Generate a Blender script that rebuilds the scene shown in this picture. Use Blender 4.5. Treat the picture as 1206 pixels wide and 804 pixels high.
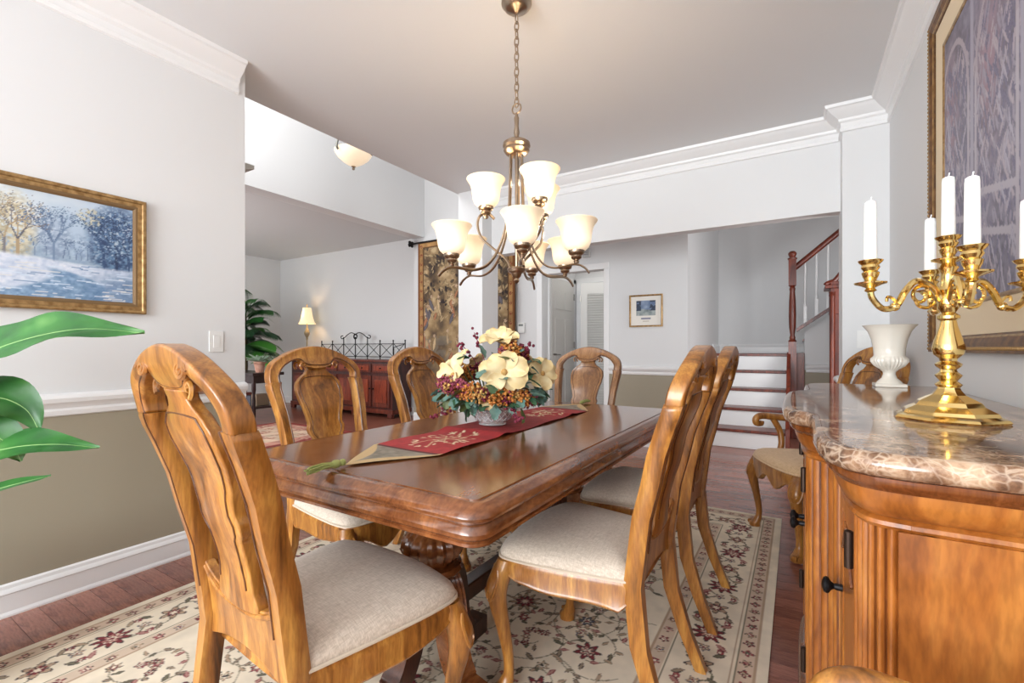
import bpy, bmesh, math, random
import numpy as np
from mathutils import Vector, Matrix
random.seed(7)
PI = math.pi
S = bpy.context.scene
COL = S.collection
for o in list(bpy.data.objects):
    bpy.data.objects.remove(o)

# ---------------------------------------------------------------- camera, world, window and fill lamps, exposure
cam_d = bpy.data.cameras.new('camera')
cam = bpy.data.objects.new('camera', cam_d); COL.objects.link(cam)
cam.location = (0, 0, 1.10)
cam.rotation_euler = (PI/2, 0, math.radians(31.58))
cam_d.sensor_width = 36; cam_d.lens = 36*545/1206
cam_d.shift_y = 8/1206; cam_d.clip_start = .02
S.camera = cam
S.view_settings.view_transform = 'Standard'; S.view_settings.look = 'None'
S.view_settings.gamma = 1; S.view_settings.use_curve_mapping = False
S.view_settings.exposure = 0.27

W = bpy.data.worlds.new('daylight'); S.world = W; W.use_nodes = True
W.node_tree.nodes['Background'].inputs[0].default_value = (.93, .97, 1, 1)
W.node_tree.nodes['Background'].inputs[1].default_value = 1.0

def area(name, loc, rot, sx, sy, power, color=(1, .98, .95)):
    d = bpy.data.lights.new(name, 'AREA'); d.shape = 'RECTANGLE'; d.size = sx; d.size_y = sy
    d.energy = power; d.color = color
    o = bpy.data.objects.new(name, d); COL.objects.link(o); o.location = loc; o.rotation_euler = rot
    return o
# area lamps added to boost daylight at the unseen windows (dining room behind the viewer, living room front, upper foyer)
area('daylight_dining_window', (-1.25, -3.55, 1.5), (PI/2, 0, 0), 3.0, 1.9, 240, (.91, .965, 1))
area('daylight_living_window', (-7.0, 1.72, 1.4), (PI/2, 0, 0), 3.0, 1.8, 54, (.96, .985, 1))
area('daylight_foyer_window', (-3.9, 1.80, 3.9), (math.radians(75), 0, 0), 1.4, 1.6, 34, (1, 1, 1))
area('hall_fill', (1.5, 4.75, 1.45), (PI/2, 0, math.radians(62)), .9, 1.5, 36, (1, 1, 1))  # unseen lamp added to brighten hall and stair risers; no window in this wall

vd = bpy.data.lights.new('vestibule_fill', 'POINT'); vd.energy = 2; vd.color = (1, .97, .92); vd.shadow_soft_size = .1  # added point lamp without a fixture, brightens the dark vestibule
vo = bpy.data.objects.new('vestibule_fill', vd); COL.objects.link(vo); vo.location = (-2.25, 5.75, 2.28)

# ---------------------------------------------------------------- helpers
def lin(c):
    c = c/255.
    return c/12.92 if c <= .04045 else ((c+.055)/1.055)**2.4
def rgb(r, g, b): return (lin(r), lin(g), lin(b), 1)

MAT = {}
def mat(name, col, rough=.5, metal=0, **kw):
    if name in MAT: return MAT[name]
    m = bpy.data.materials.new(name); m.use_nodes = True
    b = m.node_tree.nodes['Principled BSDF']
    b.inputs['Base Color'].default_value = col
    b.inputs['Roughness'].default_value = rough; b.inputs['Metallic'].default_value = metal
    for k, v in kw.items(): b.inputs[k.replace('_', ' ')].default_value = v
    MAT[name] = m
    return m
def nodes(m): return m.node_tree.nodes, m.node_tree.links, m.node_tree.nodes['Principled BSDF']
def ramp(N, stops):
    r = N.new('ShaderNodeValToRGB'); e = r.color_ramp.elements
    while len(e) < len(stops): e.new(.5)
    for i, (p, c) in enumerate(stops): e[i].position = p; e[i].color = c
    return r
def coords(N, L, scale, kind='Object'):
    t = N.new('ShaderNodeTexCoord'); mp = N.new('ShaderNodeMapping'); mp.inputs['Scale'].default_value = scale
    L.new(t.outputs[kind], mp.inputs['Vector']); return mp
def wood(name, dark, mid, light, scale=(9, 9, 1.2), rough=.3, coat=.3, bump=.03):
    m = mat(name, mid, rough); N, L, b = nodes(m)
    mp = coords(N, L, scale)
    n = N.new('ShaderNodeTexNoise'); n.inputs['Scale'].default_value = 2.2; n.inputs['Detail'].default_value = 5
    n.inputs['Distortion'].default_value = .9; n.inputs['Roughness'].default_value = .6
    L.new(mp.outputs[0], n.inputs['Vector'])
    r = ramp(N, [(.28, dark), (.48, mid), (.72, light)])
    L.new(n.outputs[0], r.inputs[0])
    mp2 = coords(N, L, tuple(s*7 for s in scale))
    n2 = N.new('ShaderNodeTexNoise'); n2.inputs['Scale'].default_value = 3; n2.inputs['Detail'].default_value = 3
    L.new(mp2.outputs[0], n2.inputs['Vector'])
    mx = N.new('ShaderNodeMixRGB'); mx.blend_type = 'MULTIPLY'; mx.inputs[0].default_value = .45
    r2 = ramp(N, [(.35, (.45, .4, .38, 1)), (.6, (1, 1, 1, 1))]); L.new(n2.outputs[0], r2.inputs[0])
    L.new(r.outputs[0], mx.inputs[1]); L.new(r2.outputs[0], mx.inputs[2])
    L.new(mx.outputs[0], b.inputs['Base Color'])
    b.inputs['Coat Weight'].default_value = coat; b.inputs['Coat Roughness'].default_value = .12
    bp = N.new('ShaderNodeBump'); bp.inputs['Strength'].default_value = bump; L.new(n2.outputs[0], bp.inputs['Height'])
    L.new(bp.outputs[0], b.inputs['Normal'])
    return m
def fabric(name, c1, c2, scale=260, rough=.9):
    m = mat(name, c1, rough); N, L, b = nodes(m)
    mp = coords(N, L, (1, .12, .3)); mp2 = coords(N, L, (.12, 1, .3))
    out = []
    for q in (mp, mp2):
        n = N.new('ShaderNodeTexNoise'); n.inputs['Scale'].default_value = scale; n.inputs['Detail'].default_value = 2
        L.new(q.outputs[0], n.inputs['Vector']); out.append(n)
    a = N.new('ShaderNodeMath'); a.operation = 'MULTIPLY'; L.new(out[0].outputs[0], a.inputs[0]); L.new(out[1].outputs[0], a.inputs[1])
    r = ramp(N, [(.12, c2), (.36, c1)]); L.new(a.outputs[0], r.inputs[0]); L.new(r.outputs[0], b.inputs['Base Color'])
    bp = N.new('ShaderNodeBump'); bp.inputs['Strength'].default_value = .15; bp.inputs['Distance'].default_value = .002
    L.new(a.outputs[0], bp.inputs['Height']); L.new(bp.outputs[0], b.inputs['Normal'])
    b.inputs['Sheen Weight'].default_value = .2
    return m
def painted(name, rough=.7, coat=0):
    m = mat(name, (1, 1, 1, 1), rough); N, L, b = nodes(m)
    a = N.new('ShaderNodeAttribute'); a.attribute_name = 'paint'
    L.new(a.outputs['Color'], b.inputs['Base Color']); b.inputs['Coat Weight'].default_value = coat
    return m
def noisy(name, c1, c2, scale, rough=.5, metal=0, detail=4, bump=0, **kw):
    m = mat(name, c1, rough, metal, **kw); N, L, b = nodes(m)
    mp = coords(N, L, (1, 1, 1)); n = N.new('ShaderNodeTexNoise'); n.inputs['Scale'].default_value = scale; n.inputs['Detail'].default_value = detail
    L.new(mp.outputs[0], n.inputs['Vector']); r = ramp(N, [(.35, c1), (.65, c2)]); L.new(n.outputs[0], r.inputs[0])
    L.new(r.outputs[0], b.inputs['Base Color'])
    if bump:
        bp = N.new('ShaderNodeBump'); bp.inputs['Strength'].default_value = bump; L.new(n.outputs[0], bp.inputs['Height']); L.new(bp.outputs[0], b.inputs['Normal'])
    return m

def prop(o, label=None, cat=None, group=None, kind=None):
    if label: o['label'] = label
    if cat: o['category'] = cat
    if group: o['group'] = group
    if kind: o['kind'] = kind
    return o
def thing(name, label, cat, loc=(0, 0, 0), rz=0, group=None):
    o = bpy.data.objects.new(name, None); COL.objects.link(o); o.empty_display_size = .05
    o.location = loc; o.rotation_euler = (0, 0, rz)
    return prop(o, label, cat, group)
def copy_tree(o, parent=None):
    c = o.copy(); COL.objects.link(c)
    if parent is not None: c.parent = parent
    for ch in list(o.children): copy_tree(ch, c)
    return c

class MB:
    def __init__(s): s.v = []; s.f = []
    def add(s, v, f):
        k = len(s.v); s.v += [tuple(p) for p in v]; s.f += [tuple(i+k for i in q) for q in f]; return s
    def box(s, x0, x1, y0, y1, z0, z1):
        return s.add([(x0,y0,z0),(x1,y0,z0),(x1,y1,z0),(x0,y1,z0),(x0,y0,z1),(x1,y0,z1),(x1,y1,z1),(x0,y1,z1)],
                     [(3,2,1,0),(4,5,6,7),(0,1,5,4),(1,2,6,5),(2,3,7,6),(3,0,4,7)])
    def rings(s, R, closed=True, cap=True, loop=False):
        n = len(R[0]); v = [p for r in R for p in r]; f = []
        m = len(R)
        for i in range(m if loop else m-1):
            i2 = (i+1) % m
            for j in range(n if closed else n-1):
                j2 = (j+1) % n
                f.append((i*n+j, i*n+j2, i2*n+j2, i2*n+j))
        if cap and closed and not loop:
            f.append(tuple(range(n-1, -1, -1))); f.append(tuple((m-1)*n+j for j in range(n)))
        return s.add(v, f)
    def lathe(s, prof, cx=0, cy=0, n=24, cz=0, rip=0, k=0, ripz=None, cap=True, ang=0):
        R = []
        for r, z in prof:
            ring = []
            for j in range(n):
                a = ang+2*PI*j/n; q = r
                if rip and (ripz is None or ripz[0] <= z <= ripz[1]): q = r*(1-rip*(.5+.5*math.cos(k*a)))
                ring.append((cx+q*math.cos(a), cy+q*math.sin(a), cz+z))
            R.append(ring)
        return s.rings(R, cap=cap)
    def tube(s, path, r, n=8, closed=False, flat=None):
        P = [Vector(p) for p in path]; m = len(P)
        rr = r if hasattr(r, '__len__') else [r]*m
        T = []
        for i in range(m):
            a = P[(i-1) % m] if (closed or i > 0) else P[i]; b = P[(i+1) % m] if (closed or i < m-1) else P[i]
            t = (b-a); T.append(t.normalized() if t.length > 1e-9 else Vector((0, 0, 1)))
        up = Vector((0, 0, 1)) if abs(T[0].z) < .9 else Vector((1, 0, 0))
        u = (up - T[0]*up.dot(T[0])).normalized(); R = []
        for i in range(m):
            u = u - T[i]*u.dot(T[i]); u = u.normalized() if u.length > 1e-6 else T[i].orthogonal().normalized()
            w = T[i].cross(u)
            fu = flat or 1
            R.append([P[i] + (u*math.cos(2*PI*j/n)*fu + w*math.sin(2*PI*j/n))*rr[i] for j in range(n)])
        return s.rings(R, loop=closed)
    def slab(s, P, d):
        """P: rows x cols of mid points, d: thickness vector"""
        n, m = len(P), len(P[0]); d = Vector(d)/2; v = []; f = []
        for sg in (1, -1):
            for r in P:
                for p in r: v.append(Vector(p)+d*sg)
        o = n*m
        for i in range(n-1):
            for j in range(m-1):
                a, b, c, e = i*m+j, i*m+j+1, (i+1)*m+j+1, (i+1)*m+j
                f.append((a, b, c, e)); f.append((o+e, o+c, o+b, o+a))
        bd = [j for j in range(m)] + [i*m+m-1 for i in range(1, n)] + [(n-1)*m+j for j in range(m-2, -1, -1)] + [i*m for i in range(n-2, 0, -1)]
        for i in range(len(bd)):
            a, b = bd[i], bd[(i+1) % len(bd)]; f.append((b, a, o+a, o+b))
        return s.add(v, f)
    def sheet(s, P):
        n, m = len(P), len(P[0])
        return s.add([p for r in P for p in r], [(i*m+j, i*m+j+1, (i+1)*m+j+1, (i+1)*m+j) for i in range(n-1) for j in range(m-1)])
    def prism(s, poly, axis, a, b):
        """poly in the two other axes (order xyz without axis), extruded from a to b"""
        def P(q, h): return (h, q[0], q[1]) if axis == 'x' else (q[0], h, q[1]) if axis == 'y' else (q[0], q[1], h)
        return s.rings([[P(q, a) for q in poly], [P(q, b) for q in poly]])
    def ball(s, c, r, n=10, sq=1):
        pr = [(max(r*math.sin(PI*i/n), 1e-4), -r*sq*math.cos(PI*i/n)) for i in range(n+1)]
        return s.lathe(pr, c[0], c[1], max(8, n), c[2])
    def xf(s, M):
        s.v = [tuple(M @ Vector(p)) for p in s.v]; return s
    def mesh(s, name, m, sharp=38, smooth=True):
        me = bpy.data.meshes.new(name); me.from_pydata(s.v, [], s.f); me.validate()
        b = bmesh.new(); b.from_mesh(me); bmesh.ops.recalc_face_normals(b, faces=b.faces); b.to_mesh(me); b.free()
        if smooth:
            me.shade_smooth(); me.set_sharp_from_angle(angle=math.radians(sharp))
        me.materials.append(m)
        return me
    def build(s, name, m, parent=None, sharp=38, bevel=0, label=None):
        o = bpy.data.objects.new(name, s.mesh(name, m, sharp)); COL.objects.link(o)
        if parent is not None: o.parent = parent
        if bevel:
            bv = o.modifiers.new('bevel', 'BEVEL'); bv.width = bevel; bv.segments = 2; bv.limit_method = 'ANGLE'; bv.angle_limit = math.radians(40); bv.harden_normals = True
        if label: o['label'] = label
        return o
def link_mesh(name, me, parent=None, loc=None, M=None):
    o = bpy.data.objects.new(name, me); COL.objects.link(o)
    if parent is not None: o.parent = parent
    if M is not None: o.matrix_local = M
    elif loc is not None: o.location = loc
    return o
def struct(name, mb, m, parent=None, **k):
    o = mb.build(name, m, parent, **k)
    if parent is None: o['kind'] = 'structure'
    return o
def boxes(*bs):
    m = MB()
    for b in bs: m.box(*b)
    return m
def spline(pts, n=8):
    """Catmull-Rom through pts"""
    P = [Vector(p) for p in pts]; out = []
    for i in range(len(P)-1):
        p0 = P[max(i-1, 0)]; p1 = P[i]; p2 = P[i+1]; p3 = P[min(i+2, len(P)-1)]
        for k in range(n):
            t = k/n
            out.append(.5*((2*p1)+(p2-p0)*t+(2*p0-5*p1+4*p2-p3)*t*t+(3*p1-p0-3*p2+p3)*t**3))
    out.append(P[-1]); return out
def lerp_tab(tab, x):
    if x <= tab[0][0]: return tab[0][1]
    for (a, b), (c, d) in zip(tab, tab[1:]):
        if x <= c:
            t = (x-a)/(c-a); t = t*t*(3-2*t)*.5+t*.5
            return b+(d-b)*t
    return tab[-1][1]
def moulding(name, path, prof, side, m, parent=None):
    """sweep profile [(out,z)] along an axis-parallel plan path with mitred corners; side=+1 room on the left of travel"""
    n = len(path); R = []
    for i in range(n):
        ns = []
        for a, b in ((i-1, i), (i, i+1)):
            if a < 0 or b >= n: continue
            d = Vector((path[b][0]-path[a][0], path[b][1]-path[a][1])).normalized(); ns.append(Vector((-d.y, d.x))*side)
        if len(ns) == 2: nn = (ns[0]+ns[1]); nn = nn/max(nn.dot(ns[0]), .2)
        else: nn = ns[0]
        R.append([(path[i][0]+nn.x*o, path[i][1]+nn.y*o, z) for o, z in prof])
    return struct(name, MB().rings(R), m, parent, sharp=25)

# ---- painting onto fine meshes (flat print: rug, pictures, runner, tapestry)
def srgb_lin(a):
    a = np.clip(a/255., 0, 1); return np.where(a <= .04045, a/12.92, ((a+.055)/1.055)**2.4)
RNG = np.random.RandomState(3)
def vnoise(h, w, cy, cx):
    g = RNG.rand(int(cy)+3, int(cx)+3)
    y = np.linspace(0, cy, h); x = np.linspace(0, cx, w); iy = y.astype(int); ix = x.astype(int)
    fy = (y-iy)[:, None]; fx = (x-ix)[None, :]; fy = fy*fy*(3-2*fy); fx = fx*fx*(3-2*fx)
    a = g[iy][:, ix]; b = g[iy][:, ix+1]; c = g[iy+1][:, ix]; d = g[iy+1][:, ix+1]
    return (a*(1-fx)+b*fx)*(1-fy)+(c*(1-fx)+d*fx)*fy
def fbm(h, w, cy, cx, octv=4):
    t = np.zeros((h, w)); am = .5
    for o in range(octv):
        t += am*vnoise(h, w, max(1, cy*2**o), max(1, cx*2**o)); am *= .5
    return t/(1-.5**octv)
class Canvas:
    def __init__(s, wid, hei, res, col):
        s.W, s.H, s.res = wid, hei, res; s.nx = int(round(wid/res))+1; s.ny = int(round(hei/res))+1
        s.a = np.zeros((s.ny, s.nx, 3)); s.a[:] = col
        s.X, s.Y = np.meshgrid(np.linspace(0, wid, s.nx), np.linspace(0, hei, s.ny))
    def win(s, cx, cy, R):
        x0 = max(0, int((cx-R)/s.res)); x1 = min(s.nx, int((cx+R)/s.res)+2); y0 = max(0, int((cy-R)/s.res)); y1 = min(s.ny, int((cy+R)/s.res)+2)
        return (slice(y0, y1), slice(x0, x1))
    def put(s, w, mask, col): s.a[w][mask] = col
    def blend(s, w, al, col): s.a[w] = s.a[w]*(1-al[..., None]) + np.array(col)*al[..., None]
    def flower(s, cx, cy, R, k, rot, pal):
        w = s.win(cx, cy, R*1.05); x = s.X[w]-cx; y = s.Y[w]-cy; r = np.hypot(x, y); th = np.arctan2(y, x)
        q = r/(R*(.78+.22*np.cos(k*(th-rot)))); c = np.cos(k*(th-rot))
        s.put(w, q < 1, pal[0]); s.put(w, q < .86, pal[1]); s.put(w, (q < .86) & (c < -.55), pal[0])
        s.put(w, q < .5, pal[2]); s.put(w, q < .3, pal[3])
    def leaf(s, cx, cy, L, wd, rot, pal):
        w = s.win(cx, cy, L); x = s.X[w]-cx; y = s.Y[w]-cy
        u = x*math.cos(rot)+y*math.sin(rot); v = -x*math.sin(rot)+y*math.cos(rot)
        hw = wd*np.clip(1-(u/L)**2, 0, 1); m = np.abs(v) < hw
        s.put(w, m, pal[0]); s.put(w, m & (np.abs(v) < hw*.62), pal[1])
    def line(s, pts, r, col):
        for (x0, y0), (x1, y1) in zip(pts, pts[1:]):
            L = math.hypot(x1-x0, y1-y0); n = max(1, int(L/(s.res*.6)))
            for i in range(n+1):
                x = x0+(x1-x0)*i/n; y = y0+(y1-y0)*i/n; w = s.win(x, y, r+s.res)
                s.put(w, np.hypot(s.X[w]-x, s.Y[w]-y) <= r, col)
    def build(s, name, m, place, parent=None, thick=None):
        """place(X,Y)->(x,y,z) arrays"""
        px, py, pz = place(s.X, s.Y)
        co = np.stack([px, py, pz], -1).reshape(-1, 3)
        me = bpy.data.meshes.new(name); nv = co.shape[0]
        i = np.arange(s.ny-1)[:, None]*s.nx+np.arange(s.nx-1)[None, :]
        q = np.stack([i, i+1, i+1+s.nx, i+s.nx], -1).reshape(-1, 4)
        me.vertices.add(nv); me.vertices.foreach_set('co', co.ravel().astype(np.float32))
        me.loops.add(q.size); me.loops.foreach_set('vertex_index', q.ravel().astype(np.int32))
        me.polygons.add(len(q)); me.polygons.foreach_set('loop_start', (np.arange(len(q))*4).astype(np.int32))
        me.update(calc_edges=True)
        at = me.attributes.new('paint', 'FLOAT_COLOR', 'POINT')
        c4 = np.ones((nv, 4), np.float32); c4[:, :3] = srgb_lin(s.a.reshape(-1, 3)); at.data.foreach_set('color', c4.ravel())
        me.shade_smooth(); me.materials.append(m)
        o = bpy.data.objects.new(name, me); COL.objects.link(o)
        if parent is not None: o.parent = parent
        return o

# ---------------------------------------------------------------- materials
white = mat('wall_white', (.765, .77, .775, 1), .65)
ceil_m = mat('ceiling_paint', (.80, .81, .82, 1), .8)
trim_m = mat('trim_white', (.84, .84, .84, 1), .35)
def two_tone():
    m = mat('wall_white_over_khaki', (.79, .79, .785, 1), .6); N, L, b = nodes(m)
    g = N.new('ShaderNodeNewGeometry'); sx = N.new('ShaderNodeSeparateXYZ'); L.new(g.outputs['Position'], sx.inputs[0])
    c = N.new('ShaderNodeMath'); c.operation = 'GREATER_THAN'; c.inputs[1].default_value = .83; L.new(sx.outputs['Z'], c.inputs[0])
    mx = N.new('ShaderNodeMixRGB'); mx.inputs[1].default_value = rgb(160, 151, 132); mx.inputs[2].default_value = (.735, .74, .745, 1)
    L.new(c.outputs[0], mx.inputs[0]); L.new(mx.outputs[0], b.inputs['Base Color']); return m
tone = two_tone()
honey = wood('honey_wood', rgb(90, 52, 20), rgb(162, 104, 44), rgb(206, 150, 72), rough=.3)
honey_dk = wood('glazed_groove_wood', rgb(60, 32, 14), rgb(92, 52, 24), rgb(120, 72, 32), rough=.4)
pale_honey = wood('pale_honey_wood', rgb(110, 70, 38), rgb(160, 112, 68), rgb(190, 142, 94), rough=.35)
table_w = wood('table_wood', rgb(84, 46, 24), rgb(126, 74, 40), rgb(160, 102, 58), scale=(6, 2, 6), rough=.2, coat=.6, bump=.01)
table_dk = wood('dark_table_wood', rgb(40, 20, 14), rgb(66, 34, 22), rgb(88, 48, 30), rough=.28)
side_w = wood('sideboard_wood', rgb(114, 60, 20), rgb(166, 98, 40), rgb(198, 132, 62), scale=(5, 5, 1.2), rough=.3)
side_dk = wood('sideboard_moulding_wood', rgb(84, 42, 18), rgb(122, 68, 32), rgb(154, 92, 48), rough=.22, coat=.6)
mahog = wood('red_mahogany', rgb(66, 20, 10), rgb(108, 40, 20), rgb(140, 60, 32), rough=.36, coat=.12)
darkwood = wood('dark_console_wood', rgb(24, 12, 14), rgb(44, 26, 28), rgb(58, 36, 36), rough=.3)
linen = fabric('linen_seat', rgb(218, 204, 188), rgb(190, 174, 156), 420)
tanseat = fabric('tan_seat', rgb(222, 190, 152), rgb(204, 170, 130))
piping_m = mat('piping_cloth', rgb(206, 190, 170), .9)
brass = mat('brass', rgb(238, 208, 138), .12, 1)
nickel = mat('brushed_nickel_bronze', rgb(172, 154, 134), .28, 1)
iron = mat('black_iron', rgb(26, 25, 27), .45, .6)
wax = mat('candle_wax', rgb(246, 246, 244), .45, 0, Subsurface_Weight=.15)
ceramic = mat('cream_ceramic', rgb(232, 226, 214), .2)
gold = noisy('gilt_frame', rgb(136, 104, 62), rgb(178, 144, 96), 40, .38, .5, bump=.3)
gold_dk = noisy('dark_gilt', rgb(84, 52, 26), rgb(128, 88, 44), 30, .4, .35)
linenmat = mat('linen_mat', rgb(226, 208, 178), .9)
plate_w = mat('white_plastic', rgb(232, 232, 230), .35)
# ---------------------------------------------------------------- the setting
def floor_mat():
    m = mat('red_oak_floor', rgb(112, 62, 46), .28); N, L, b = nodes(m)
    t = N.new('ShaderNodeTexCoord'); br = N.new('ShaderNodeTexBrick')
    br.inputs['Scale'].default_value = 1; br.inputs['Brick Width'].default_value = 1.1; br.inputs['Row Height'].default_value = .083; br.inputs['Mortar Size'].default_value = .0015
    br.inputs['Color1'].default_value = rgb(154, 94, 76); br.inputs['Color2'].default_value = rgb(138, 82, 66); br.inputs['Mortar'].default_value = rgb(50, 24, 20)
    L.new(t.outputs['Object'], br.inputs['Vector']); L.new(br.outputs[0], b.inputs['Base Color']); return m
floor_m = floor_mat()
PL = [wood('floor_plank_%d' % i, rgb(*a), rgb(*b), rgb(*c), scale=(1.6, 9, 9), rough=.24, coat=.3, bump=.02) for i, (a, b, c) in enumerate([
    ((116, 64, 52), (154, 94, 76), (178, 118, 98)), ((106, 58, 46), (140, 84, 68), (164, 104, 86)), ((124, 70, 58), (164, 104, 86), (186, 128, 106))])]
fl = struct('floor', boxes((-9.3, 2.6, -3.75, 7.7, -.15, -.004)), floor_m)
plank_me = {}
def plank(x0, x1, y, k):
    w = round(x1-x0, 2)
    if (w, k) not in plank_me:
        plank_me[(w, k)] = MB().box(0, w-.0012, 0, .0815, -.012, 0).mesh('plank', PL[k])
    link_mesh('plank', plank_me[(w, k)], fl, (x0, y, 0))
rp = random.Random(4)
def planks(x0, x1, y0, y1, ln=1.2):
    y = y0
    while y < y1-1e-6:
        x = x0; first = True
        while x < x1-1e-6:
            w = min(x1-x, (rp.uniform(.3, ln) if first else rp.uniform(.75, ln+.2))); first = False
            if x1-x-w < .25: w = x1-x
            w = math.ceil(w*10)/10 if w < x1-x-.15 else w
            w = min(w, x1-x)
            plank(x, x+w, y, rp.randrange(3)); x += w
        y += .083
planks(-2.756, -2.32, .29, 3.35)            # strip beside the left wall
planks(-.16, .10, 1.20, 3.35)               # strip between rug and sideboard
planks(-3.0, .50, 3.36, 5.19, 1.7)          # far end of the room and hall

ceil = struct('ceiling', boxes((-3.07, .67, -3.75, 4.17, 2.74, 2.9), (-3.07, 1.75, 4.17, 5.2, 2.74, 2.9)), ceil_m)
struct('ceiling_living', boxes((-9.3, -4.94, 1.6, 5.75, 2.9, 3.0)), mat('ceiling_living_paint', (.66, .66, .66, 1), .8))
struct('ceiling_foyer', boxes((-4.94, -2.97, 1.6, 5.3, 5.2, 5.3)), ceil_m)
struct('ceiling_stairwell', boxes((-1.11, 1.75, 5.32, 7.62, 3.9, 4.0)), ceil_m)
struct('wall_left', boxes((-3.07, -2.77, -3.6, 1.50, 0, 2.74)), tone)
struct('wall_right', boxes((.52, .67, -3.6, 4.17, 0, 2.74)), tone)
struct('wall_right_pier', boxes((.267, .52, 3.88, 4.17, 0, 2.74)), tone)
struct('wall_left_pier', boxes((-3.05, -2.742, 3.88, 4.17, 0, 2.74)), white)
struct('wall_far_header', boxes((-2.742, .267, 4.05, 4.17, 2.08, 2.74)), white)
# wall with the window behind the viewer
struct('wall_back', boxes((-3.07, .67, -3.75, -3.6, 0, .5), (-3.07, .67, -3.75, -3.6, 2.45, 2.74), (-3.07, -2.65, -3.75, -3.6, .5, 2.45), (.15, .67, -3.75, -3.6, .5, 2.45)), white)
w1 = struct('window_1', boxes((-2.65, .15, -3.72, -3.66, .5, .56), (-2.65, .15, -3.72, -3.66, 2.39, 2.45), (-2.65, -2.59, -3.72, -3.66, .56, 2.39), (.09, .15, -3.72, -3.66, .56, 2.39), (-1.28, -1.22, -3.72, -3.66, .56, 2.39)), trim_m)
# foyer
struct('wall_foyer_header', boxes((-4.94, -4.73, 1.62, 5.2, 2.75, 5.2)), white)
struct('wall_foyer_entry', boxes((-4.94, -3.07, 1.48, 1.62, 0, 3.1), (-4.94, -4.6, 1.48, 1.62, 3.1, 5.2), (-3.2, -2.97, 1.48, 1.62, 3.1, 5.2), (-4.6, -3.2, 1.48, 1.62, 4.7, 5.2)), white)
struct('wall_foyer_upper', boxes((-3.07, -2.97, 1.62, 5.2, 2.9, 5.2)), white)
struct('wall_hall', boxes((-4.94, -2.742, 5.2, 5.62, 0, 5.2), (-2.742, -1.924, 5.2, 5.32, 2.03, 2.74), (-1.924, -.99, 5.2, 5.32, 0, 2.74), (-2.742, 1.75, 5.2, 5.32, 2.74, 3.95)), tone)
# living room
struct('wall_living_far', boxes((-9.2, -4.94, 5.62, 5.77, 0, 2.9)), white)
struct('wall_living_left', boxes((-9.2, -9.05, 1.6, 5.62, 0, 2.9)), white)
struct('wall_living_front', boxes((-9.2, -8.6, 1.6, 1.68, 0, 2.9), (-5.4, -4.94, 1.6, 1.68, 0, 2.9), (-8.6, -5.4, 1.6, 1.68, 0, .45), (-8.6, -5.4, 1.6, 1.68, 2.35, 2.9)), white)
# vestibule behind the cased doorway
struct('wall_vestibule', boxes((-2.9, -2.742, 5.62, 6.2, 0, 2.44), (-2.9, -1.8, 6.2, 6.32, 0, 2.44), (-1.9, -1.78, 5.32, 6.2, 0, 2.44), (-2.9, -1.78, 5.32, 6.32, 2.44, 2.5)), white)
# stairwell
struct('wall_stair_left', boxes((-1.11, -.99, 5.32, 7.5, 0, 3.9)), white)
struct('wall_stair_back', boxes((-1.11, 1.75, 7.5, 7.62, 0, 3.9)), white)
struct('wall_hall_right', boxes((1.6, 1.75, 4.17, 5.32, 0, 2.74), (1.6, 1.75, 5.32, 7.5, 0, 3.9)), white)
ws = MB().prism([(.085, 0), (1.6, 0), (1.6, 2.40), (.085, 1.30)], 'y', 6.80, 6.92)
struct('wall_stair_side', ws, tone)

# mouldings
crown = [(0, 2.575), (.012, 2.58), (.014, 2.60), (.010, 2.605), (.010, 2.635), (.022, 2.645), (.026, 2.66), (.045, 2.675), (.066, 2.69), (.082, 2.708), (.088, 2.715), (.10, 2.72), (.105, 2.7395), (0, 2.7395)]
moulding('trim_1', [(-2.77, -3.6), (-2.77, 1.46)], crown, -1, trim_m)
moulding('trim_2', [(.52, -3.6), (.52, 3.88), (.267, 3.88), (.267, 4.05), (-2.742, 4.05)], crown, 1, trim_m)
rail = [(0, .80), (.010, .805), (.014, .825), (.010, .835), (.018, .85), (.030, .862), (.034, .88), (.028, .893), (.012, .90), (0, .902)]
moulding('trim_3', [(-2.77, -3.6), (-2.77, 1.50)], rail, -1, trim_m)
moulding('trim_4', [(.52, -3.6), (.52, 3.88), (.267, 3.88), (.267, 4.17)], rail, 1, trim_m)
moulding('trim_5', [(-1.862, 5.2), (-.99, 5.2)], rail, -1, trim_m)
moulding('trim_6', [(.10, 6.80), (1.6, 6.80)], rail, -1, trim_m)
base = [(0, 0), (.022, 0), (.022, .008), (.016, .02), (.016, .09), (.020, .094), (.018, .102), (.010, .112), (.008, .125), (0, .132)]
moulding('baseboard_left', [(-2.77, -3.6), (-2.77, 1.50)], base, -1, trim_m)
moulding('baseboard_right', [(.52, -3.6), (.52, 3.88), (.267, 3.88), (.267, 4.17)], base, 1, trim_m)
moulding('baseboard_hall', [(-1.862, 5.2), (-.99, 5.2), (-.99, 5.60)], base, -1, trim_m)
moulding('baseboard_foyer', [(-4.94, 5.2), (-2.82, 5.2)], base, -1, trim_m)
moulding('baseboard_living', [(-9.05, 1.7), (-9.05, 5.62), (-4.94, 5.62)], base, -1, trim_m)
moulding('baseboard_stair', [(.12, 6.80), (1.6, 6.80)], base, -1, trim_m)
moulding('baseboard_landing', [(-.99, 6.9), (-.99, 7.5), (1.6, 7.5)], [(o, z+1.03) for o, z in base], -1, trim_m)
moulding('baseboard_pier', [(-3.05, 3.88), (-2.742, 3.88), (-2.742, 4.17)], base, -1, trim_m)
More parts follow.
